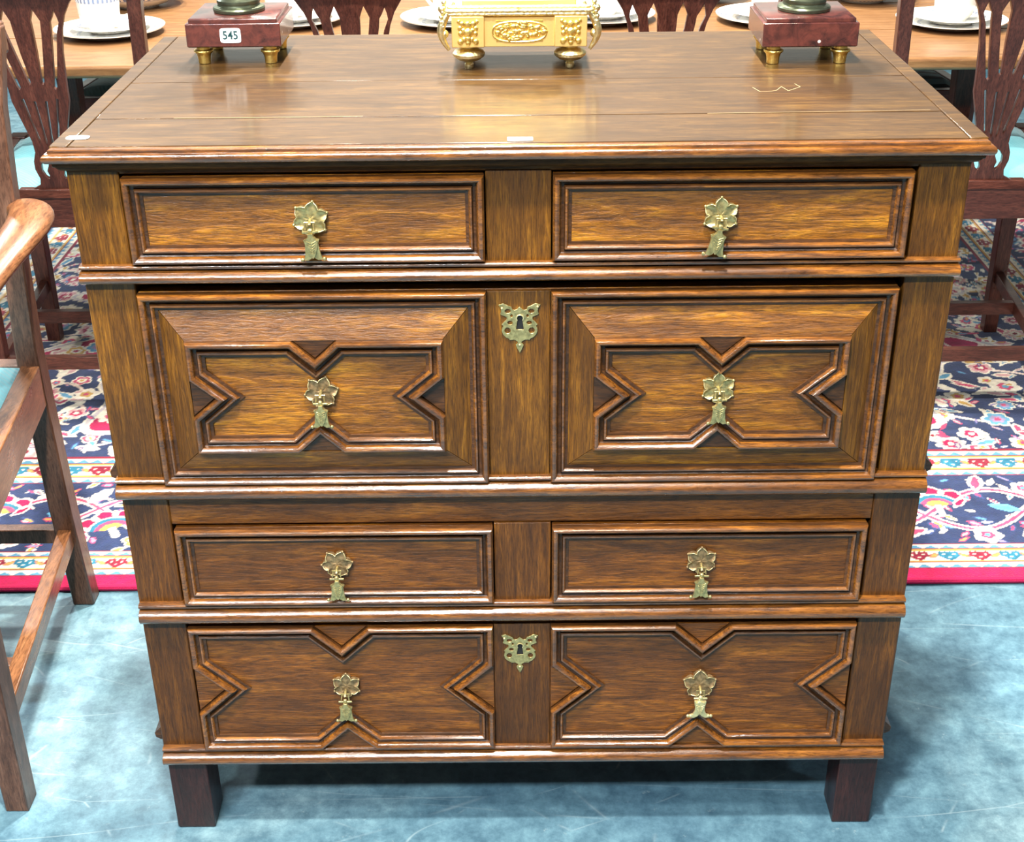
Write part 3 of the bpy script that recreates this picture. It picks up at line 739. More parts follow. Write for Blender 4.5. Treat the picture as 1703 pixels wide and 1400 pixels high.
def escutcheon(parent, x, z, mat, y, sc=1.0):
    R = [(735,352),(760,372),(790,400),(830,415),(872,402),(890,352),(955,330),(1045,285),(1140,312),(1100,372),(1088,430),(1110,492),(1055,520),(985,545),(985,592),(1040,640),(1085,692),(1052,718),(1078,760),(1085,812),(1060,880),(1005,938),(945,965),(930,992),(840,985),(790,1012),(765,1036),(812,1085),(795,1135),(737,1245)]
    f = lambda p: ((p[0]-735)*0.0000604*sc, -(p[1]-700)*0.000066*sc)
    r = [f(p) for p in R]; outline = r+[(-a, b) for a, b in r[-2:0:-1]]
    def ell(cx, cz, a, b, n=10): return [f((cx+a*math.cos(2*math.pi*i/n), cz+b*math.sin(2*math.pi*i/n))) for i in range(n)]
    holes = []
    for cx, cz, a, b in ((962,432,58,42),(920,655,52,38),(968,805,60,58),(890,520,24,30)):
        holes += [ell(cx, cz, a, b), ell(1470-cx, cz, a, b)]
    key = [f((742+62*math.cos(math.radians(a)), 568+62*math.sin(math.radians(a)))) for a in range(140, 401, 26)] + [f((815, 790)), f((665, 790))]
    m = MB().plate([outline]+holes+[key], y-0.0018, y)
    m.move(lambda a, b, c: (x+a, b, z+c))
    e = m.build('escutcheon', mat, parent, 0.0004)
    MB().tube([(x+f((742, 568))[0]+0.0042*math.cos(math.radians(a)), y-0.002, z+f((742, 568))[1]+0.0042*math.sin(math.radians(a))) for a in range(-40, 221, 20)], 0.0008, 6).build('keyhole_rim', 'brass_pale', parent)
    MB().plate([[(x+a*1.05, z+b) for a, b in key]], y-0.0004, y+0.002).build('keyhole', 'black', parent)
    for px_, pz_ in ((398,375),(1085,350),(735,1085)):
        a, c = f((px_, pz_)); MB().ball((x+a, y-0.002, z+c), 0.0016, 8).build('pin', 'brass_pale', parent)

def star(x0, x1, z0, z1, hw, dw, hh, dh):
    xc, zc = (x0+x1)/2, (z0+z1)/2
    return [(x0,z0),(xc-hw,z0),(xc,z0+dw),(xc+hw,z0),(x1,z0),(x1,zc-hh),(x1-dh,zc),(x1,zc+hh),(x1,z1),(xc+hw,z1),(xc,z1-dw),(xc-hw,z1),(x0,z1),(x0,zc+hh),(x0+dh,zc),(x0,zc-hh)]
def drawer(x0, x1, z0, z1, tone):
    return MB().box(x0, x1, 0.0, 0.018, z0, z1).build('drawer', tone, chest, 0.001)
def flat_drawer(x0, x1, z0, z1, tone, mold):
    d = drawer(x0, x1, z0, z1, tone)
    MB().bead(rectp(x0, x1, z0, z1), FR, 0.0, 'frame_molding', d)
    e = 0.0205
    MB().box(x0+e, x1-e, -0.0014, 0.004, z0+e, z1-e).build('panel', tone, d)
    return d
def wedges(parent, x0, x1, z0, z1, hw, dw, hh, dh, y0, mat):
    xc, zc = (x0+x1)/2, (z0+z1)/2
    g = 0.92
    for tri in ([(xc-hw*g, z0+.0006), (xc+hw*g, z0+.0006), (xc, z0+dw*g)], [(xc-hw*g, z1-.0006), (xc, z1-dw*g), (xc+hw*g, z1-.0006)],
                [(x0+.0006, zc-hh*g), (x0+dh*g, zc), (x0+.0006, zc+hh*g)], [(x1-.0006, zc-hh*g), (x1-.0006, zc+hh*g), (x1-dh*g, zc)]):
        MB().plate([tri], y0-0.0035, y0+0.004).build('wedge', mat, parent)

# row one: two short drawers
for x0, x1, hx, rot, tl in ((-0.4395, -0.0385, -0.2335, 0.35, 0.05), (0.0380, 0.4370, 0.2260, math.pi/2, -0.16)):
    d = flat_drawer(x0, x1, 0.8715, 0.9725, 'oak_h', 'oak_mold_h')
    rosette(d, hx, 0.9235, 0.0205, rot, 'brass'); pendant(d, hx, 0.9220, tl, 'brass', 0, sc=1.15)
# row two: one deep drawer, two raised panels, central board with keyhole
d = MB().box(-0.4410, 0.4370, 0.003, 0.02, 0.5795, 0.8345).build('drawer', 'oak_h', chest, 0.001)
MB().box(-0.0375, 0.0355, -0.001, 0.004, 0.5800, 0.8325).build('muntin_board', 'oak_v', d, 0.0008)
escutcheon(d, 0.0, 0.7905, 'brass', -0.001)
for sx in (-1, 1):
    if sx < 0: X0, X1, S0, S1 = -0.4410, -0.0385, -0.3915, -0.0895
    else: X0, X1, S0, S1 = 0.0365, 0.4370, 0.0870, 0.3860
    Z0, Z1, T0, T1 = 0.5800, 0.8340, 0.6300, 0.7775
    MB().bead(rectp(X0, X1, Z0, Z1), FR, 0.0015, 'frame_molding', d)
    e = 0.0208; yo, yi = -0.0005, -0.0125
    o4 = [(X0+e, Z0+e), (X1-e, Z0+e), (X1-e, Z1-e), (X0+e, Z1-e)]; i4 = [(S0, T0), (S1, T0), (S1, T1), (S0, T1)]
    for k in range(4):
        a, b, c_, g = o4[k], o4[(k+1) % 4], i4[(k+1) % 4], i4[k]
        gp = 0.0003
        pts = [(a[0], yo, a[1]), (b[0], yo, b[1]), (c_[0], yi, c_[1]), (g[0], yi, g[1])]
        ctr = Vector((sum(p[0] for p in pts)/4, 0, sum(p[2] for p in pts)/4))
        pts = [(p[0]+(ctr.x-p[0])*0.004, p[1], p[2]+(ctr.z-p[2])*0.004) for p in pts]
        MB().loft([pts, [(p[0], 0.003, p[2]) for p in pts]]).build('bevel_board', 'oak_h' if k % 2 == 0 else 'oak_v', d)
    MB().box(S0-.0005, S1+.0005, -0.0080, 0.003, T0-.0005, T1+.0005).build('panel', 'oak_h', d)
    sp = (0.0265, 0.0245, 0.0255, 0.0300)
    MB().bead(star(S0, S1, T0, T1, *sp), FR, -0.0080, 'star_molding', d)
    wedges(d, S0, S1, T0, T1, *sp, -0.0080, 'oak_mold_h')
for hx, rot in ((-0.2365, 0.2), (0.2355, math.pi/2)):
    rosette(d, hx, 0.7100, 0.0205, rot, 'brass' if hx > 0 else 'brass_dark', -0.0080); pendant(d, hx, 0.7110, 0.0, 'brass', 0, -0.0110, sc=1.1)
# row three: two short drawers
for x0, x1, hx, rot in ((-0.4380, -0.0360, -0.2360, 0.1), (0.0390, 0.4370, 0.2300, math.pi/2)):
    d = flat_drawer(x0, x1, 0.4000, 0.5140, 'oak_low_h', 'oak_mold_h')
    rosette(d, hx, 0.4610, 0.0200, rot, 'brass_dark'); pendant(d, hx, 0.4555, 0.0, 'brass', 0, sc=1.15)
# row four: one long drawer with two star panels
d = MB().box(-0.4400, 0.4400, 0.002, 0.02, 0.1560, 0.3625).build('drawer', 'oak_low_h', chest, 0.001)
MB().box(-0.0375, 0.0375, -0.0015, 0.004, 0.1575, 0.3620).build('muntin_board', 'oak_low_v', d, 0.0008)
escutcheon(d, -0.003, 0.3180, 'brass', -0.0015)
for sx in (-1, 1):
    S0, S1 = (-0.4395, -0.0380) if sx < 0 else (0.0380, 0.4390)
    T0, T1 = 0.1575, 0.3625
    sp = (0.0365, 0.0350, 0.0390, 0.0420)
    MB().box(S0, S1, -0.0008, 0.004, T0, T1).build('panel', 'oak_low_h', d)
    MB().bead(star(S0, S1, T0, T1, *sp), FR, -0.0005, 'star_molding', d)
    wedges(d, S0, S1, T0, T1, *sp, -0.0005, 'oak_low_h')
rosette(d, -0.2370, 0.2640, 0.0195, math.pi/2, 'brass_dark', -0.0015); pendant(d, -0.2385, 0.2560, 0.0, 'brass', 0, -0.0015, sc=1.15)
rosette(d, 0.2390, 0.2620, 0.0225, math.pi/2, 'brass_dark', -0.0015, 5); pendant(d, 0.2395, 0.2570, 0.0, 'brass', 1, -0.0015, sc=1.15)

# ------------------------------------------------------------------ garniture on the chest
def pedestal(x0, x1, yf, label, lot):
    xc = (x0+x1)/2; w = (x1-x0)/2; dp = 0.118
    t = thing('garniture_urn', label, 'ornament', (xc, yf+dp/2, ZT+0.0004), 0, 'red marble garniture urns')
    def clipped(w_, d_, z, c):
        return [(-w_+c,-d_,z),(w_-c,-d_,z),(w_,-d_+c,z),(w_,d_-c,z),(w_-c,d_,z),(-w_+c,d_,z),(-w_,d_-c,z),(-w_,-d_+c,z)]
    hd = dp/2
    MB().loft([clipped(w-.0015, hd-.0015, .0235, .001), clipped(w, hd, .0250, .001), clipped(w, hd, .0535, .001), clipped(w-.0010, hd-.0010, .0545, .001)]).build('marble_block', 'marble', t, 0.0004)
    MB().loft([clipped(w-.0040, hd-.0040, .0545, .001), clipped(w-.0040, hd-.0040, .0590, .001), clipped(w-.0055, hd-.0055, .0602, .001)]).build('marble_cap', 'marble', t, 0.0004)
    for sx in (-1, 1):
        for sy in (-1, 1):
            MB().lathe([(.0070,0),(.0082,.0006),(.0084,.0050),(.0088,.0090),(.0100,.0130),(.0124,.0150),(.0130,.0165),(.0126,.0180),(.0090,.0190),(.0085,.0238)], 20, (sx*(w-.018), sy*(hd-.016), 0)).build('brass_foot', 'gilt', t)
    zb = .0600
    foot = [(.0330,0),(.0345,.0010),(.0350,.0045),(.0335,.0065),(.0285,.0080),(.0280,.0100),(.0290,.0125),(.0285,.0155),(.0250,.0180),(.0160,.0270),(.0110,.0400),(.0105,.0550),(.0150,.0640),(.0115,.0680)]
    MB().lathe(foot, 40, (0,0,zb)).build('bronze_foot', 'bronze', t)
    body = [(.0110,.066),(.0210,.075),(.0330,.095),(.0410,.125),(.0430,.150),(.0400,.172),(.0330,.184),(.0300,.190),(.0320,.197),(.0400,.206),(.0405,.210),(.0340,.212)]
    MB().lathe(body, 40, (0,0,zb)).build('urn_body', 'bronze', t)
    for sx in (-1, 1):
        MB().tube([(sx*(.036+.020*math.sin(math.pi*i/12)), 0, zb+.120+.075*i/12) for i in range(13)], .0035, 8).build('handle', 'gilt', t)
    if lot:
        lx, lz, y = (-0.383-xc)+0.0055, 0.0392, -hd
        lb = MB().plate([[(lx+0.0138*math.copysign(abs(math.cos(2*math.pi*i/24))**.28, math.cos(2*math.pi*i/24)), lz+0.0095*math.copysign(abs(math.sin(2*math.pi*i/24))**.28, math.sin(2*math.pi*i/24))) for i in range(24)]], y-.0007, y-.0001).build('lot_sticker', 'paper', t)
        cu = bpy.data.curves.new('lot', 'FONT'); cu.body = '545'; cu.size = 0.0150; cu.align_x = 'CENTER'; cu.align_y = 'CENTER'; cu.extrude = 0.00015; cu.offset = 0.0003; cu.resolution_u = 3
        co = bpy.data.objects.new('tmp', cu); C.objects.link(co)
        me = bpy.data.meshes.new_from_object(co.evaluated_get(bpy.context.evaluated_depsgraph_get()))
        bpy.data.objects.remove(co)
        me.transform(Matrix.Translation((lx, y-.0009, lz)) @ Matrix.Rotation(math.radians(90), 4, 'X') @ Matrix.Scale(0.92, 4, (1,0,0)))
        me.materials.clear(); me.materials.append(MT['ink'])
        no = bpy.data.objects.new('lot_number', me); C.objects.link(no); no.parent = lb
    return t
pedestal(-0.4365, -0.3115, 0.3650, 'red marble pedestal with brass feet and white sticker reading 545, bronze urn above', True)
pedestal(0.3195, 0.4435, 0.3330, 'chipped red marble pedestal with brass feet and no sticker, bronze urn above', False)

def gilt_piece():
    yf = 0.316; x0, x1 = -0.0835, 0.0905; xc = (x0+x1)/2; w = (x1-x0)/2; dp = 0.125
    t = thing('gilt_mantel_ornament', 'bright gilt ornament with relief panels and leaf garland on toupie feet', 'ornament', (xc, yf+dp/2, ZT+0.0004))
    hd = dp/2
    z0, z1 = 0.0310, 0.0690
    MB().box(-w+.040, w-.040, -hd+.0035, hd-.0035, z0, z1).build('centre_block', 'gilt_matt', t, 0.0008)
    MB().box(-w+.010, w-.010, -hd+.012, hd-.012, z0+.002, z1+.004).build('core', 'gilt_matt', t)
    for sx in (-1, 1):
        for sy in (-1, 1):
            a, b = sorted((sx*(w-.042), sx*w)); c, e = sorted((sy*(hd-.042), sy*hd))
            MB().box(a, b, c, e, z0, z1+.001).build('corner_block', 'gilt_matt', t, 0.0010)
            MB().lathe([(.0052,0),(.0058,.0008),(.0060,.0058),(.0046,.0078),(.0070,.0095),(.0150,.0120),(.0205,.0165),(.0212,.0200),(.0185,.0235),(.0120,.0258),(.0080,.0270),(.0080,.0312)], 28, (sx*(w-.021), sy*(hd-.021), 0)).build('toupie_foot', 'gilt_pale', t)
        # lion mask like relief on the front corner blocks
        m = MB(); cx = sx*(w-.021); y = -hd
        rr = random.Random(3)
        for px_, pz_, r in ((0,.050,.0065),(-.0055,.0525,.0038),(.0055,.0525,.0038),(0,.0600,.0050),(-.0070,.0610,.0040),(.0070,.0610,.0040),(0,.0425,.0048),(-.0095,.0490,.0034),(.0095,.0490,.0034),(-.0100,.0555,.0034),(.0100,.0555,.0034),(-.0100,.0385,.0038),(.0100,.0385,.0038),(-.0050,.0415,.0032),(.0050,.0415,.0032),(0,.0370,.0034),(-.0115,.0640,.0026),(.0115,.0640,.0026)):
            m.ball((cx+px_, y-.0005, pz_), r, 10, sy=0.55)
        m.build('mask_relief', 'gilt', t, smooth=80)
        # scrolled acanthus on each end
        m = MB(); pts = []
        for i in range(17):
            u = i/16; pts.append((sx*(w+.004+.010*math.sin(u*math.pi*1.3)), -hd+.010, .026+.060*u))
        m.tube(pts, [.0022+.0030*math.sin(math.pi*min(1, i/16*1.1)) for i in range(17)], 8)
        m.ball((sx*(w+.010), -hd+.012, .046), .0058, 10); m.ball((sx*(w+.012), -hd+.010, .078), .0052, 10)
        for i in range(6): m.ball((sx*(w+.011+.002*math.sin(i)), -hd+.010, .056+.006*i), .0034, 8, sy=1.6)
        m.build('scroll', 'gilt_pale', t, smooth=80)
    # oval relief panel on the front
    y = -hd+.0035
    pts = []
    for i in range(32):
        a = 2*math.pi*i/32; c, s_ = math.cos(a), math.sin(a)
        pts.append((.0345*math.copysign(abs(c)**.75, c), y-.0006, .0503+.0128*math.copysign(abs(s_)**.75, s_)))
    MB().tube(pts, .0012, 6, closed=True).build('panel_rim', 'gilt', t)
    m = MB(); rr = random.Random(11)
    for k in range(120):
        a = rr.uniform(0, 6.283); q = math.sqrt(rr.random())
        m.ball((.0325*q*math.cos(a), y-.0004, .0503+.0115*q*math.sin(a)), rr.uniform(.0014, .0034), 8, sx=rr.uniform(.8, 1.7), sy=.7)
    m.build('oval_relief', 'gilt', t, smooth=80)
    for zz in (.0625, .0382): MB().box(-.030, .030, y-.0010, y+.001, zz, zz+.0016).build('fillet', 'gilt', t)
    # leaf garland along the upper edge
    m = MB(); n = 24
    for k in range(n):
        x = -w+.004+(2*w-.008)*k/(n-1); s_ = -1 if x < 0 else 1
        for j, (zz, yy) in enumerate(((.0725, -hd+.002), (.0765, -hd+.001), (.0805, -hd+.005))):
            c = (x+(.0035 if j % 2 else 0)*s_, yy, zz)
            m.ball(c, .0042, 8, sx=2.3, sy=.7, sz=.62)
    m.build('leaf_garland', 'gilt_pale', t, smooth=80)
    MB().box(-w+.002, w-.002, -hd+.003, hd-.003, z1+.001, .0800).build('cornice', 'gilt_matt', t, 0.001)
    MB().box(-w+.014, w-.014, -hd+.014, hd-.014, .0800, .0880).build('deck', 'gilt_matt', t, 0.0015)
    MB().box(-w+.022, w-.022, -hd+.022, hd-.022, .0880, .1080).build('upper_plinth', 'gilt_matt', t, 0.0015)
    dr = MB().lathe([(.0001,-.030),(.040,-.030),(.043,-.027),(.043,.027),(.040,.030),(.0001,.030)], 40)
    dr.move(lambda a, b, c: (a, c, .150+b)); dr.build('drum', 'gilt', t)
gilt_piece()

# ------------------------------------------------------------------ dining chairs
POST = [(-0.190,-0.012,0.0),(-0.190,0.004,0.18),(-0.192,0.018,0.46),(-0.199,0.016,0.56),(-0.212,-0.015,0.78),(-0.224,-0.050,0.92),(-0.232,-0.066,0.985)]
def rake(z):
    for (a, b) in zip(POST[:-1], POST[1:]):
        if z <= b[2]: return a[1]+(b[1]-a[1])*(z-a[2])/(b[2]-a[2])
    return POST[-1][1]-(z-POST[-1][2])*0.25
def splat():
    R = [(.080,.527),(.076,.545),(.052,.566),(.038,.582),(.036,.600),(.042,.622),(.041,.640),(.034,.656),(.035,.672),(.045,.700),(.057,.733),(.058,.757),(.061,.790),(.066,.830),(.076,.878),(.086,.905),(.100,.928),(.118,.950),(.128,.972)]
    out = [(a, b) for a, b in R] + [(-a, b) for a, b in R[::-1]]
    holes = []
    for s_ in (-1, 1):
        up_in = [(.0280,.9180),(.0335,.9060),(.0380,.8950),(.0345,.8700),(.0265,.8250),(.0165,.7720),(.0135,.7660),(.0105,.7690),(.0120,.7900),(.0160,.8300),(.0185,.8750),(.0190,.8950),(.0235,.9070)]
        up_out = [(.0680,.9150),(.0715,.9030),(.0730,.8920),(.0640,.8700),(.0540,.8250),(.0400,.7620),(.0360,.7560),(.0325,.7600),(.0385,.7900),(.0460,.8300),(.0540,.8750),(.0560,.8920),(.0620,.9020)]
        lo_in = [(.0095,.7330),(.0135,.7330),(.0105,.7000),(.0080,.6700),(.0050,.6650),(.0040,.6690),(.0065,.7000)]
        lo_out = [(.0320,.7380),(.0370,.7360),(.0290,.7050),(.0215,.6750),(.0185,.6700),(.0165,.6740),(.0250,.7050)]
        kid = [(.0130,.6480),(.0205,.6430),(.0275,.6320),(.0285,.6180),(.0240,.6060),(.0165,.6000),(.0150,.6080),(.0180,.6180),(.0130,.6300),(.0105,.6400)]
        for h in (up_in, up_out, lo_in, lo_out, kid):
            holes.append([(s_*a, b) for a, b in h])
    zz = lambda z: float(np.interp(z, [.527,.545,.566,.582,.600,.648,.665,.735,1.1], [.527,.538,.546,.553,.566,.612,.638,.735,1.1]))
    m = MB().plate([[(a, zz(b)) for a, b in lp] for lp in [out]+holes], -0.006, 0.006)
    return m.move(lambda a, b, c: (a, b+rake(c), c))
def cushion(x_r, x_f, y0, y1, z0, h, n=12):
    secs = []; g = MB(); vs_ = []; fs_ = []
    for j in range(n+1):
        v = j/n; y = y0+(y1-y0)*v; xw = x_r+(x_f-x_r)*v
        for i in range(n+1):
            u = i/n*2-1
            e = max(0, 1-abs(u)**6)*max(0, 1-abs(2*v-1)**6)
            vs_.append((xw*u, y, z0+h*e**0.5))
    for j in range(n):
        for i in range(n): a = j*(n+1)+i; fs_.append((a, a+1, a+n+2, a+n+1))
    g.add(vs_, fs_)
    lo = [(-x_r,y0,z0-.02),(x_r,y0,z0-.02),(x_f,y1,z0-.02),(-x_f,y1,z0-.02),(-x_r,y0,z0),(x_r,y0,z0),(x_f,y1,z0),(-x_f,y1,z0)]
    g.add(lo, [(0,3,2,1),(0,1,5,4),(1,2,6,5),(2,3,7,6),(3,0,4,7)])
    return g
def dining_chair(label, loc, rz=0.0, seat='teal'):
    t = thing('dining_chair', label, 'chair', loc, rz, 'mahogany dining chairs round the table')
    for s_ in (-1, 1):
        MB().post([(s_*-x, y, z, .0135 if z > .3 else .015, .0125 if z > .5 else .016) for x, y, z in POST]).build('back_leg', 'mahog_v', t, 0.0022)
        MB().post([(s_*.235, .470, 0, .0165, .0165), (s_*.235, .470, .53, .021, .021)]).build('front_leg', 'mahog_v', t, 0.002)
        MB().beam((s_*.196, .030, .495), (s_*.238, .462, .495), .026, .066).build('side_rail', 'mahog_h', t, 0.002)
        MB().beam((s_*.191, .012, .150), (s_*.235, .470, .150), .019, .030).build('side_stretcher', 'mahog_h', t, 0.0015)
    MB().box(-.19, .19, .004, .030, .462, .5285).build('back_rail', 'mahog_h', t, 0.002)
    MB().box(-.225, .225, .458, .484, .462, .528).build('front_rail', 'mahog_h', t, 0.002)
    MB().box(-.188, .188, .000, .018, .135, .165).build('back_stretcher', 'mahog_h', t, 0.0015)
    MB().box(-.205, .205, .255, .274, .135, .165).build('cross_stretcher', 'mahog_h', t, 0.0015)
    MB().loft([[(-.090,.000,.527),(.090,.000,.527),(.090,.034,.527),(-.090,.034,.527)], [(-.084,.004,.545),(.084,.004,.545),(.084,.026,.545),(-.084,.026,.545)]]).build('shoe', 'mahog_h', t, 0.0015)
    splat().build('splat', 'mahog_v', t, 0.0012)
    # serpentine crest rail with ears
    secs = []
    for i in range(25):
        u = i/24*2-1; x = u*.262; zc = .990+.026*math.cos(u*math.pi)*.6+.018*abs(u)**4-.006; h = .026+.012*math.cos(u*math.pi/2); y = -.068-.012*(1-u*u)
        secs.append([(x, y-.011, zc-h), (x, y+.011, zc-h), (x, y+.008, zc+h), (x, y-.008, zc+h)])
    MB().loft(secs).build('crest_rail', 'mahog_h', t, 0.003, subsurf=0)
    cushion(.178, .226, .034, .460, .525, .026).build('seat', seat, t, smooth=60)
    return t
proto = dining_chair('dining chair with pierced splat at the left end, behind the armchair', (-0.945, 1.235, 0.012), 0.0)
dup(proto, (-0.316, 1.235, 0.012), 0.0, 'dining chair behind the chest, between the stickered marble pedestal and gilt ornament')
dup(proto, (0.290, 1.235, 0.012), 0.0, 'dining chair behind the chest, between the gilt ornament and chipped marble pedestal')
dup(proto, (0.965, 1.235, 0.012), 0.0, 'dining chair with pierced splat at the right end of the near row')
dup(proto, (-0.94, 2.53, 0.012), math.pi, 'dining chair across the table whose seat shows beneath it on the left')
fs = dup(proto, (0.94, 2.53, 0.012), math.pi, 'dining chair with striped seat across the table on the right')
for ch in fs.children:
    if ch.name.startswith('seat'):
        ch.data = ch.data.copy(); ch.data.materials.clear(); ch.data.materials.append(MT['striped'])

# ------------------------------------------------------------------ armchair in the left foreground (faces the camera side)
def armchair():
    XC = -1.055
    t = thing('armchair', 'brown mahogany open armchair with teal seat and scrolled arms beside the chest', 'chair', (XC, 0.30, 0))
    o_ = lambda x, y, z: (x-XC, y-0.30, z)
    hw = 0.266            # right side faces: leg centre at x = XC+hw
    for s_ in (-1, 1):
        post = [(hw-.001, .275, 0, .019, .019), (hw-.006, .262, .20, .019, .019), (hw-.009, .254, .44, .019, .019), (hw-.009, .254, .52, .018, .018), (hw-.007, .262, .64, .017, .016), (hw-.004, .272, .78, .016, .015), (hw-.002, .288, .90, .015, .014), (hw+.004, .304, .98, .017, .013), (hw+.007, .310, 1.015, .016, .012)]
        MB().post([(s_*x, y, z, a, b) for x, y, z, a, b in post]).build('back_leg', 'arm_v', t, 0.003)
        MB().post([(s_*.312, -.242, 0, .017, .019), (s_*.310, -.242, .49, .022, .022)]).build('front_leg', 'arm_v', t, 0.002)
        MB().beam((s_*.258, .250, .452), (s_*.312, -.232, .452), .030, .072).build('side_rail', 'arm_y', t, 0.002)
        MB().beam((s_*.259, .258, .150), (s_*.311, -.240, .150), .024, .034).build('side_stretcher', 'arm_y', t, 0.002)
        # arm: leaves the back post, bows outwards, runs forward and rolls over
        path = [(.262,.268,.745,.016,.012),(.286,.266,.748,.028,.014),(.308,.240,.750,.036,.015),(.320,.195,.748,.038,.016),(.319,.140,.742,.036,.016),(.312,.075,.733,.032,.015),(.310,.010,.724,.028,.014),(.308,-.050,.718,.030,.015),(.306,-.095,.712,.034,.017),(.306,-.125,.702,.032,.016),(.306,-.138,.690,.024,.012)]
        secs = []; n = len(path)
        for i, (x, y, z, a, b) in enumerate(path):
            q0, q1 = path[max(i-1, 0)], path[min(i+1, n-1)]
            tx, ty = q1[0]-q0[0], q1[1]-q0[1]; l = math.hypot(tx, ty); nx_, ny_ = -ty/l, tx/l
            ring = []
            for k in range(12):
                an = 2*math.pi*k/12; c, s2 = math.cos(an), math.sin(an)
                ring.append((s_*(x+nx_*a*c), y+ny_*a*c, z+b*math.copysign(abs(s2)**.8, s2)))
            secs.append(ring)
        MB().loft(secs).build('arm', 'arm_y', t, smooth=60, subsurf=2)
        # arm support
        MB().post([(s_*.308, -.150, .45, .016, .018), (s_*.312, -.128, .55, .015, .017), (s_*.306, -.098, .64, .015, .016), (s_*.306, -.090, .71, .016, .018)]).build('arm_support', 'arm_v', t, 0.003)
    MB().box(-.25, .25, .238, .266, .416, .488).build('back_rail', 'arm_v', t, 0.002)
    MB().box(-.30, .30, -.256, -.228, .416, .488).build('front_rail', 'arm_v', t, 0.002)
    MB().box(-.258, .258, .250, .272, .136, .164).build('back_stretcher', 'arm_v', t, 0.002)
    MB().box(-.295, .295, -.112, -.090, .120, .152).build('cross_stretcher', 'arm_v', t, 0.002)
    c = cushion(.292, .246, -.230, .238, .484, .030).build('seat', 'teal', t, smooth=60)
    # pierced splat, shoe and crest
    sp = splat(); sp.move(lambda a, b, c: (a*1.1, .262-(b-.0)+.0 if False else .262+.14*max(0, c-.5)+(b-rake(c)), c-.035)); sp.build('splat', 'arm_v', t, 0.0012)
    MB().box(-.10, .10, .236, .270, .486, .502).build('shoe', 'arm_v', t, 0.002)
    secs = []
    for i in range(25):
        u = i/24*2-1; x = u*.286; zc = .985+.030*math.cos(u*math.pi)*.6+.030*abs(u)**4; h = .024+.014*math.cos(u*math.pi/2); y = .318+.012*(1-u*u)
        secs.append([(x, y-.012, zc-h), (x, y+.012, zc-h), (x, y+.009, zc+h), (x, y-.009, zc+h)])
    MB().loft(secs).build('crest_rail', 'arm_v', t, 0.004)
    # small white lot tag on the seat rail
    MB().box(.3045, .3060, -.070, -.052, .452, .470).build('paper_tag', 'paper', t)
    return t
armchair()

# ------------------------------------------------------------------ dining table
tb = thing('dining_table', 'long golden oak dining table set with white china behind the chairs', 'table', (0, 1.97, 0.012))
TZ = 0.745-0.012
for k, (y0, y1) in enumerate(((-0.455, -0.16), (-0.159, 0.159), (0.16, 0.455))):
    MB().box(-1.75, 1.75, y0, y1, TZ-0.028, TZ).build('table_plank', 'table', tb, 0.008 if k != 1 else 0.001, seg=3)
MB().box(-1.60, 1.60, -0.02, 0.02, TZ-0.075, TZ-0.028).build('centre_rail', 'mahog_h', tb, 0.002)
for x, y in ((-1.055, -0.215), (1.06, -0.215), (-0.02, -0.215), (-0.42, 0.30), (0.42, 0.30), (-1.62, 0.0), (1.62, 0.0)):
    MB().post([(x, y, 0, .018, .018), (x, y, .5, .020, .020), (x, y, TZ-.028, .026, .026)]).build('leg', 'mahog_v', tb, 0.003)

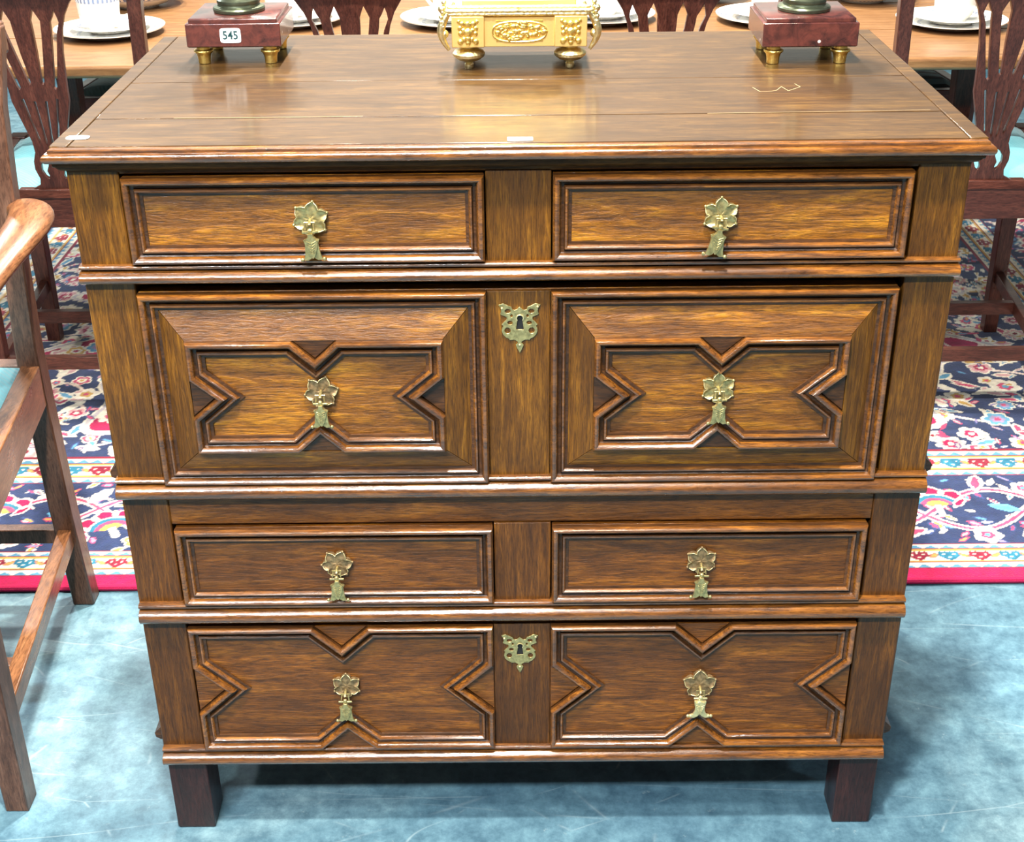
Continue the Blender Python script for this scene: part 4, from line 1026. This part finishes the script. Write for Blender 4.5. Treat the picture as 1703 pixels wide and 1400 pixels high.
# ------------------------------------------------------------------ china on the table
Z = 0.745
def lathe_obj(name, prof, mat, loc, label, cat, group, seg=48):
    o = MB().lathe(prof, seg, cap=False).build(name, mat, None, smooth=50); o.location = loc
    return tag(o, label, cat, group)
def plate_prof(R, h, t=0.003):
    return [(0.0005,.004),(R*.60,.004),(R*.66,.006),(R*.72,h*.6),(R*.98,h),(R,h+.001),(R*.995,h-t*.6),(R*.74,h*.6-t),(R*.62,.001),(R*.60,0),(R*.56,0),(R*.54,.002),(0.0005,.002)]
def teacup(loc, rz, label):
    t = thing('teacup', label, 'cup', loc, rz, 'blue banded teacups')
    t.scale = (1.2, 1.2, 1.12)
    out = [(0.0005,.003),(.022,.003),(.024,0),(.026,0),(.027,.004),(.034,.012),(.0395,.028),(.0415,.050),(.0420,.074),(.0405,.075),(.0400,.052),(.0375,.028),(.030,.012),(0.0005,.008)]
    MB().lathe(out, 40, cap=False).build('cup_body', 'china_white', t, smooth=50)
    MB().lathe([(.0421,.058),(.0424,.060),(.0427,.071),(.0424,.072)], 40, cap=False).build('key_band', 'cupband', t, smooth=50)
    MB().tube([(.040,0,.062),(.052,0,.066),(.064,0,.060),(.069,0,.048),(.066,0,.034),(.055,0,.023),(.037,0,.018)], [.0038,.0036,.0034,.0034,.0034,.0036,.0038], 10).build('handle', 'china_white', t, smooth=80)
    return t
sets = [(-0.968, 1.845, 'far left, in front of the left end chair', 0.35), (-0.545, 1.955, 'right of the stickered pedestal', 0.3), (-0.150, 1.935, 'left of the gilt ornament', 2.6), (0.215, 1.955, 'right of the gilt ornament', 2.8), (0.620, 1.925, 'left of the chipped pedestal', 0.3), (1.042, 1.850, 'far right, in front of the right end chair', 0.4)]
for x, y, where, rz in sets:
    lathe_obj('dinner_plate', plate_prof(.130, .018), 'china', (x, y, Z), 'large blue banded dinner plate '+where, 'plate', 'dinner plates')
    lathe_obj('side_plate', plate_prof(.095, .015), 'china', (x+.002, y+.003, Z+.0105), 'smaller plate stacked on the dinner plate '+where, 'plate', 'stacked side plates')
    teacup((x-.016 if x < -.5 else x, y-.014, Z+.0168), rz, 'white teacup standing on the plates '+where)
bowl = [(0.0005,.004),(.045,.004),(.048,0),(.052,0),(.054,.004),(.080,.012),(.108,.030),(.122,.046),(.1235,.047),(.1215,.048),(.106,.034),(.078,.016),(0.0005,.010)]
for x, y, where in ((-0.985, 2.19, 'behind the far left cup'), (-0.500, 2.23, 'behind the chair right of the stickered pedestal'), (0.480, 2.20, 'behind the chair left of the chipped pedestal'), (0.905, 2.17, 'right of the chipped pedestal')):
    lathe_obj('soup_bowl', bowl, 'china', (x, y, Z), 'shallow white china bowl '+where, 'bowl', 'soup bowls')
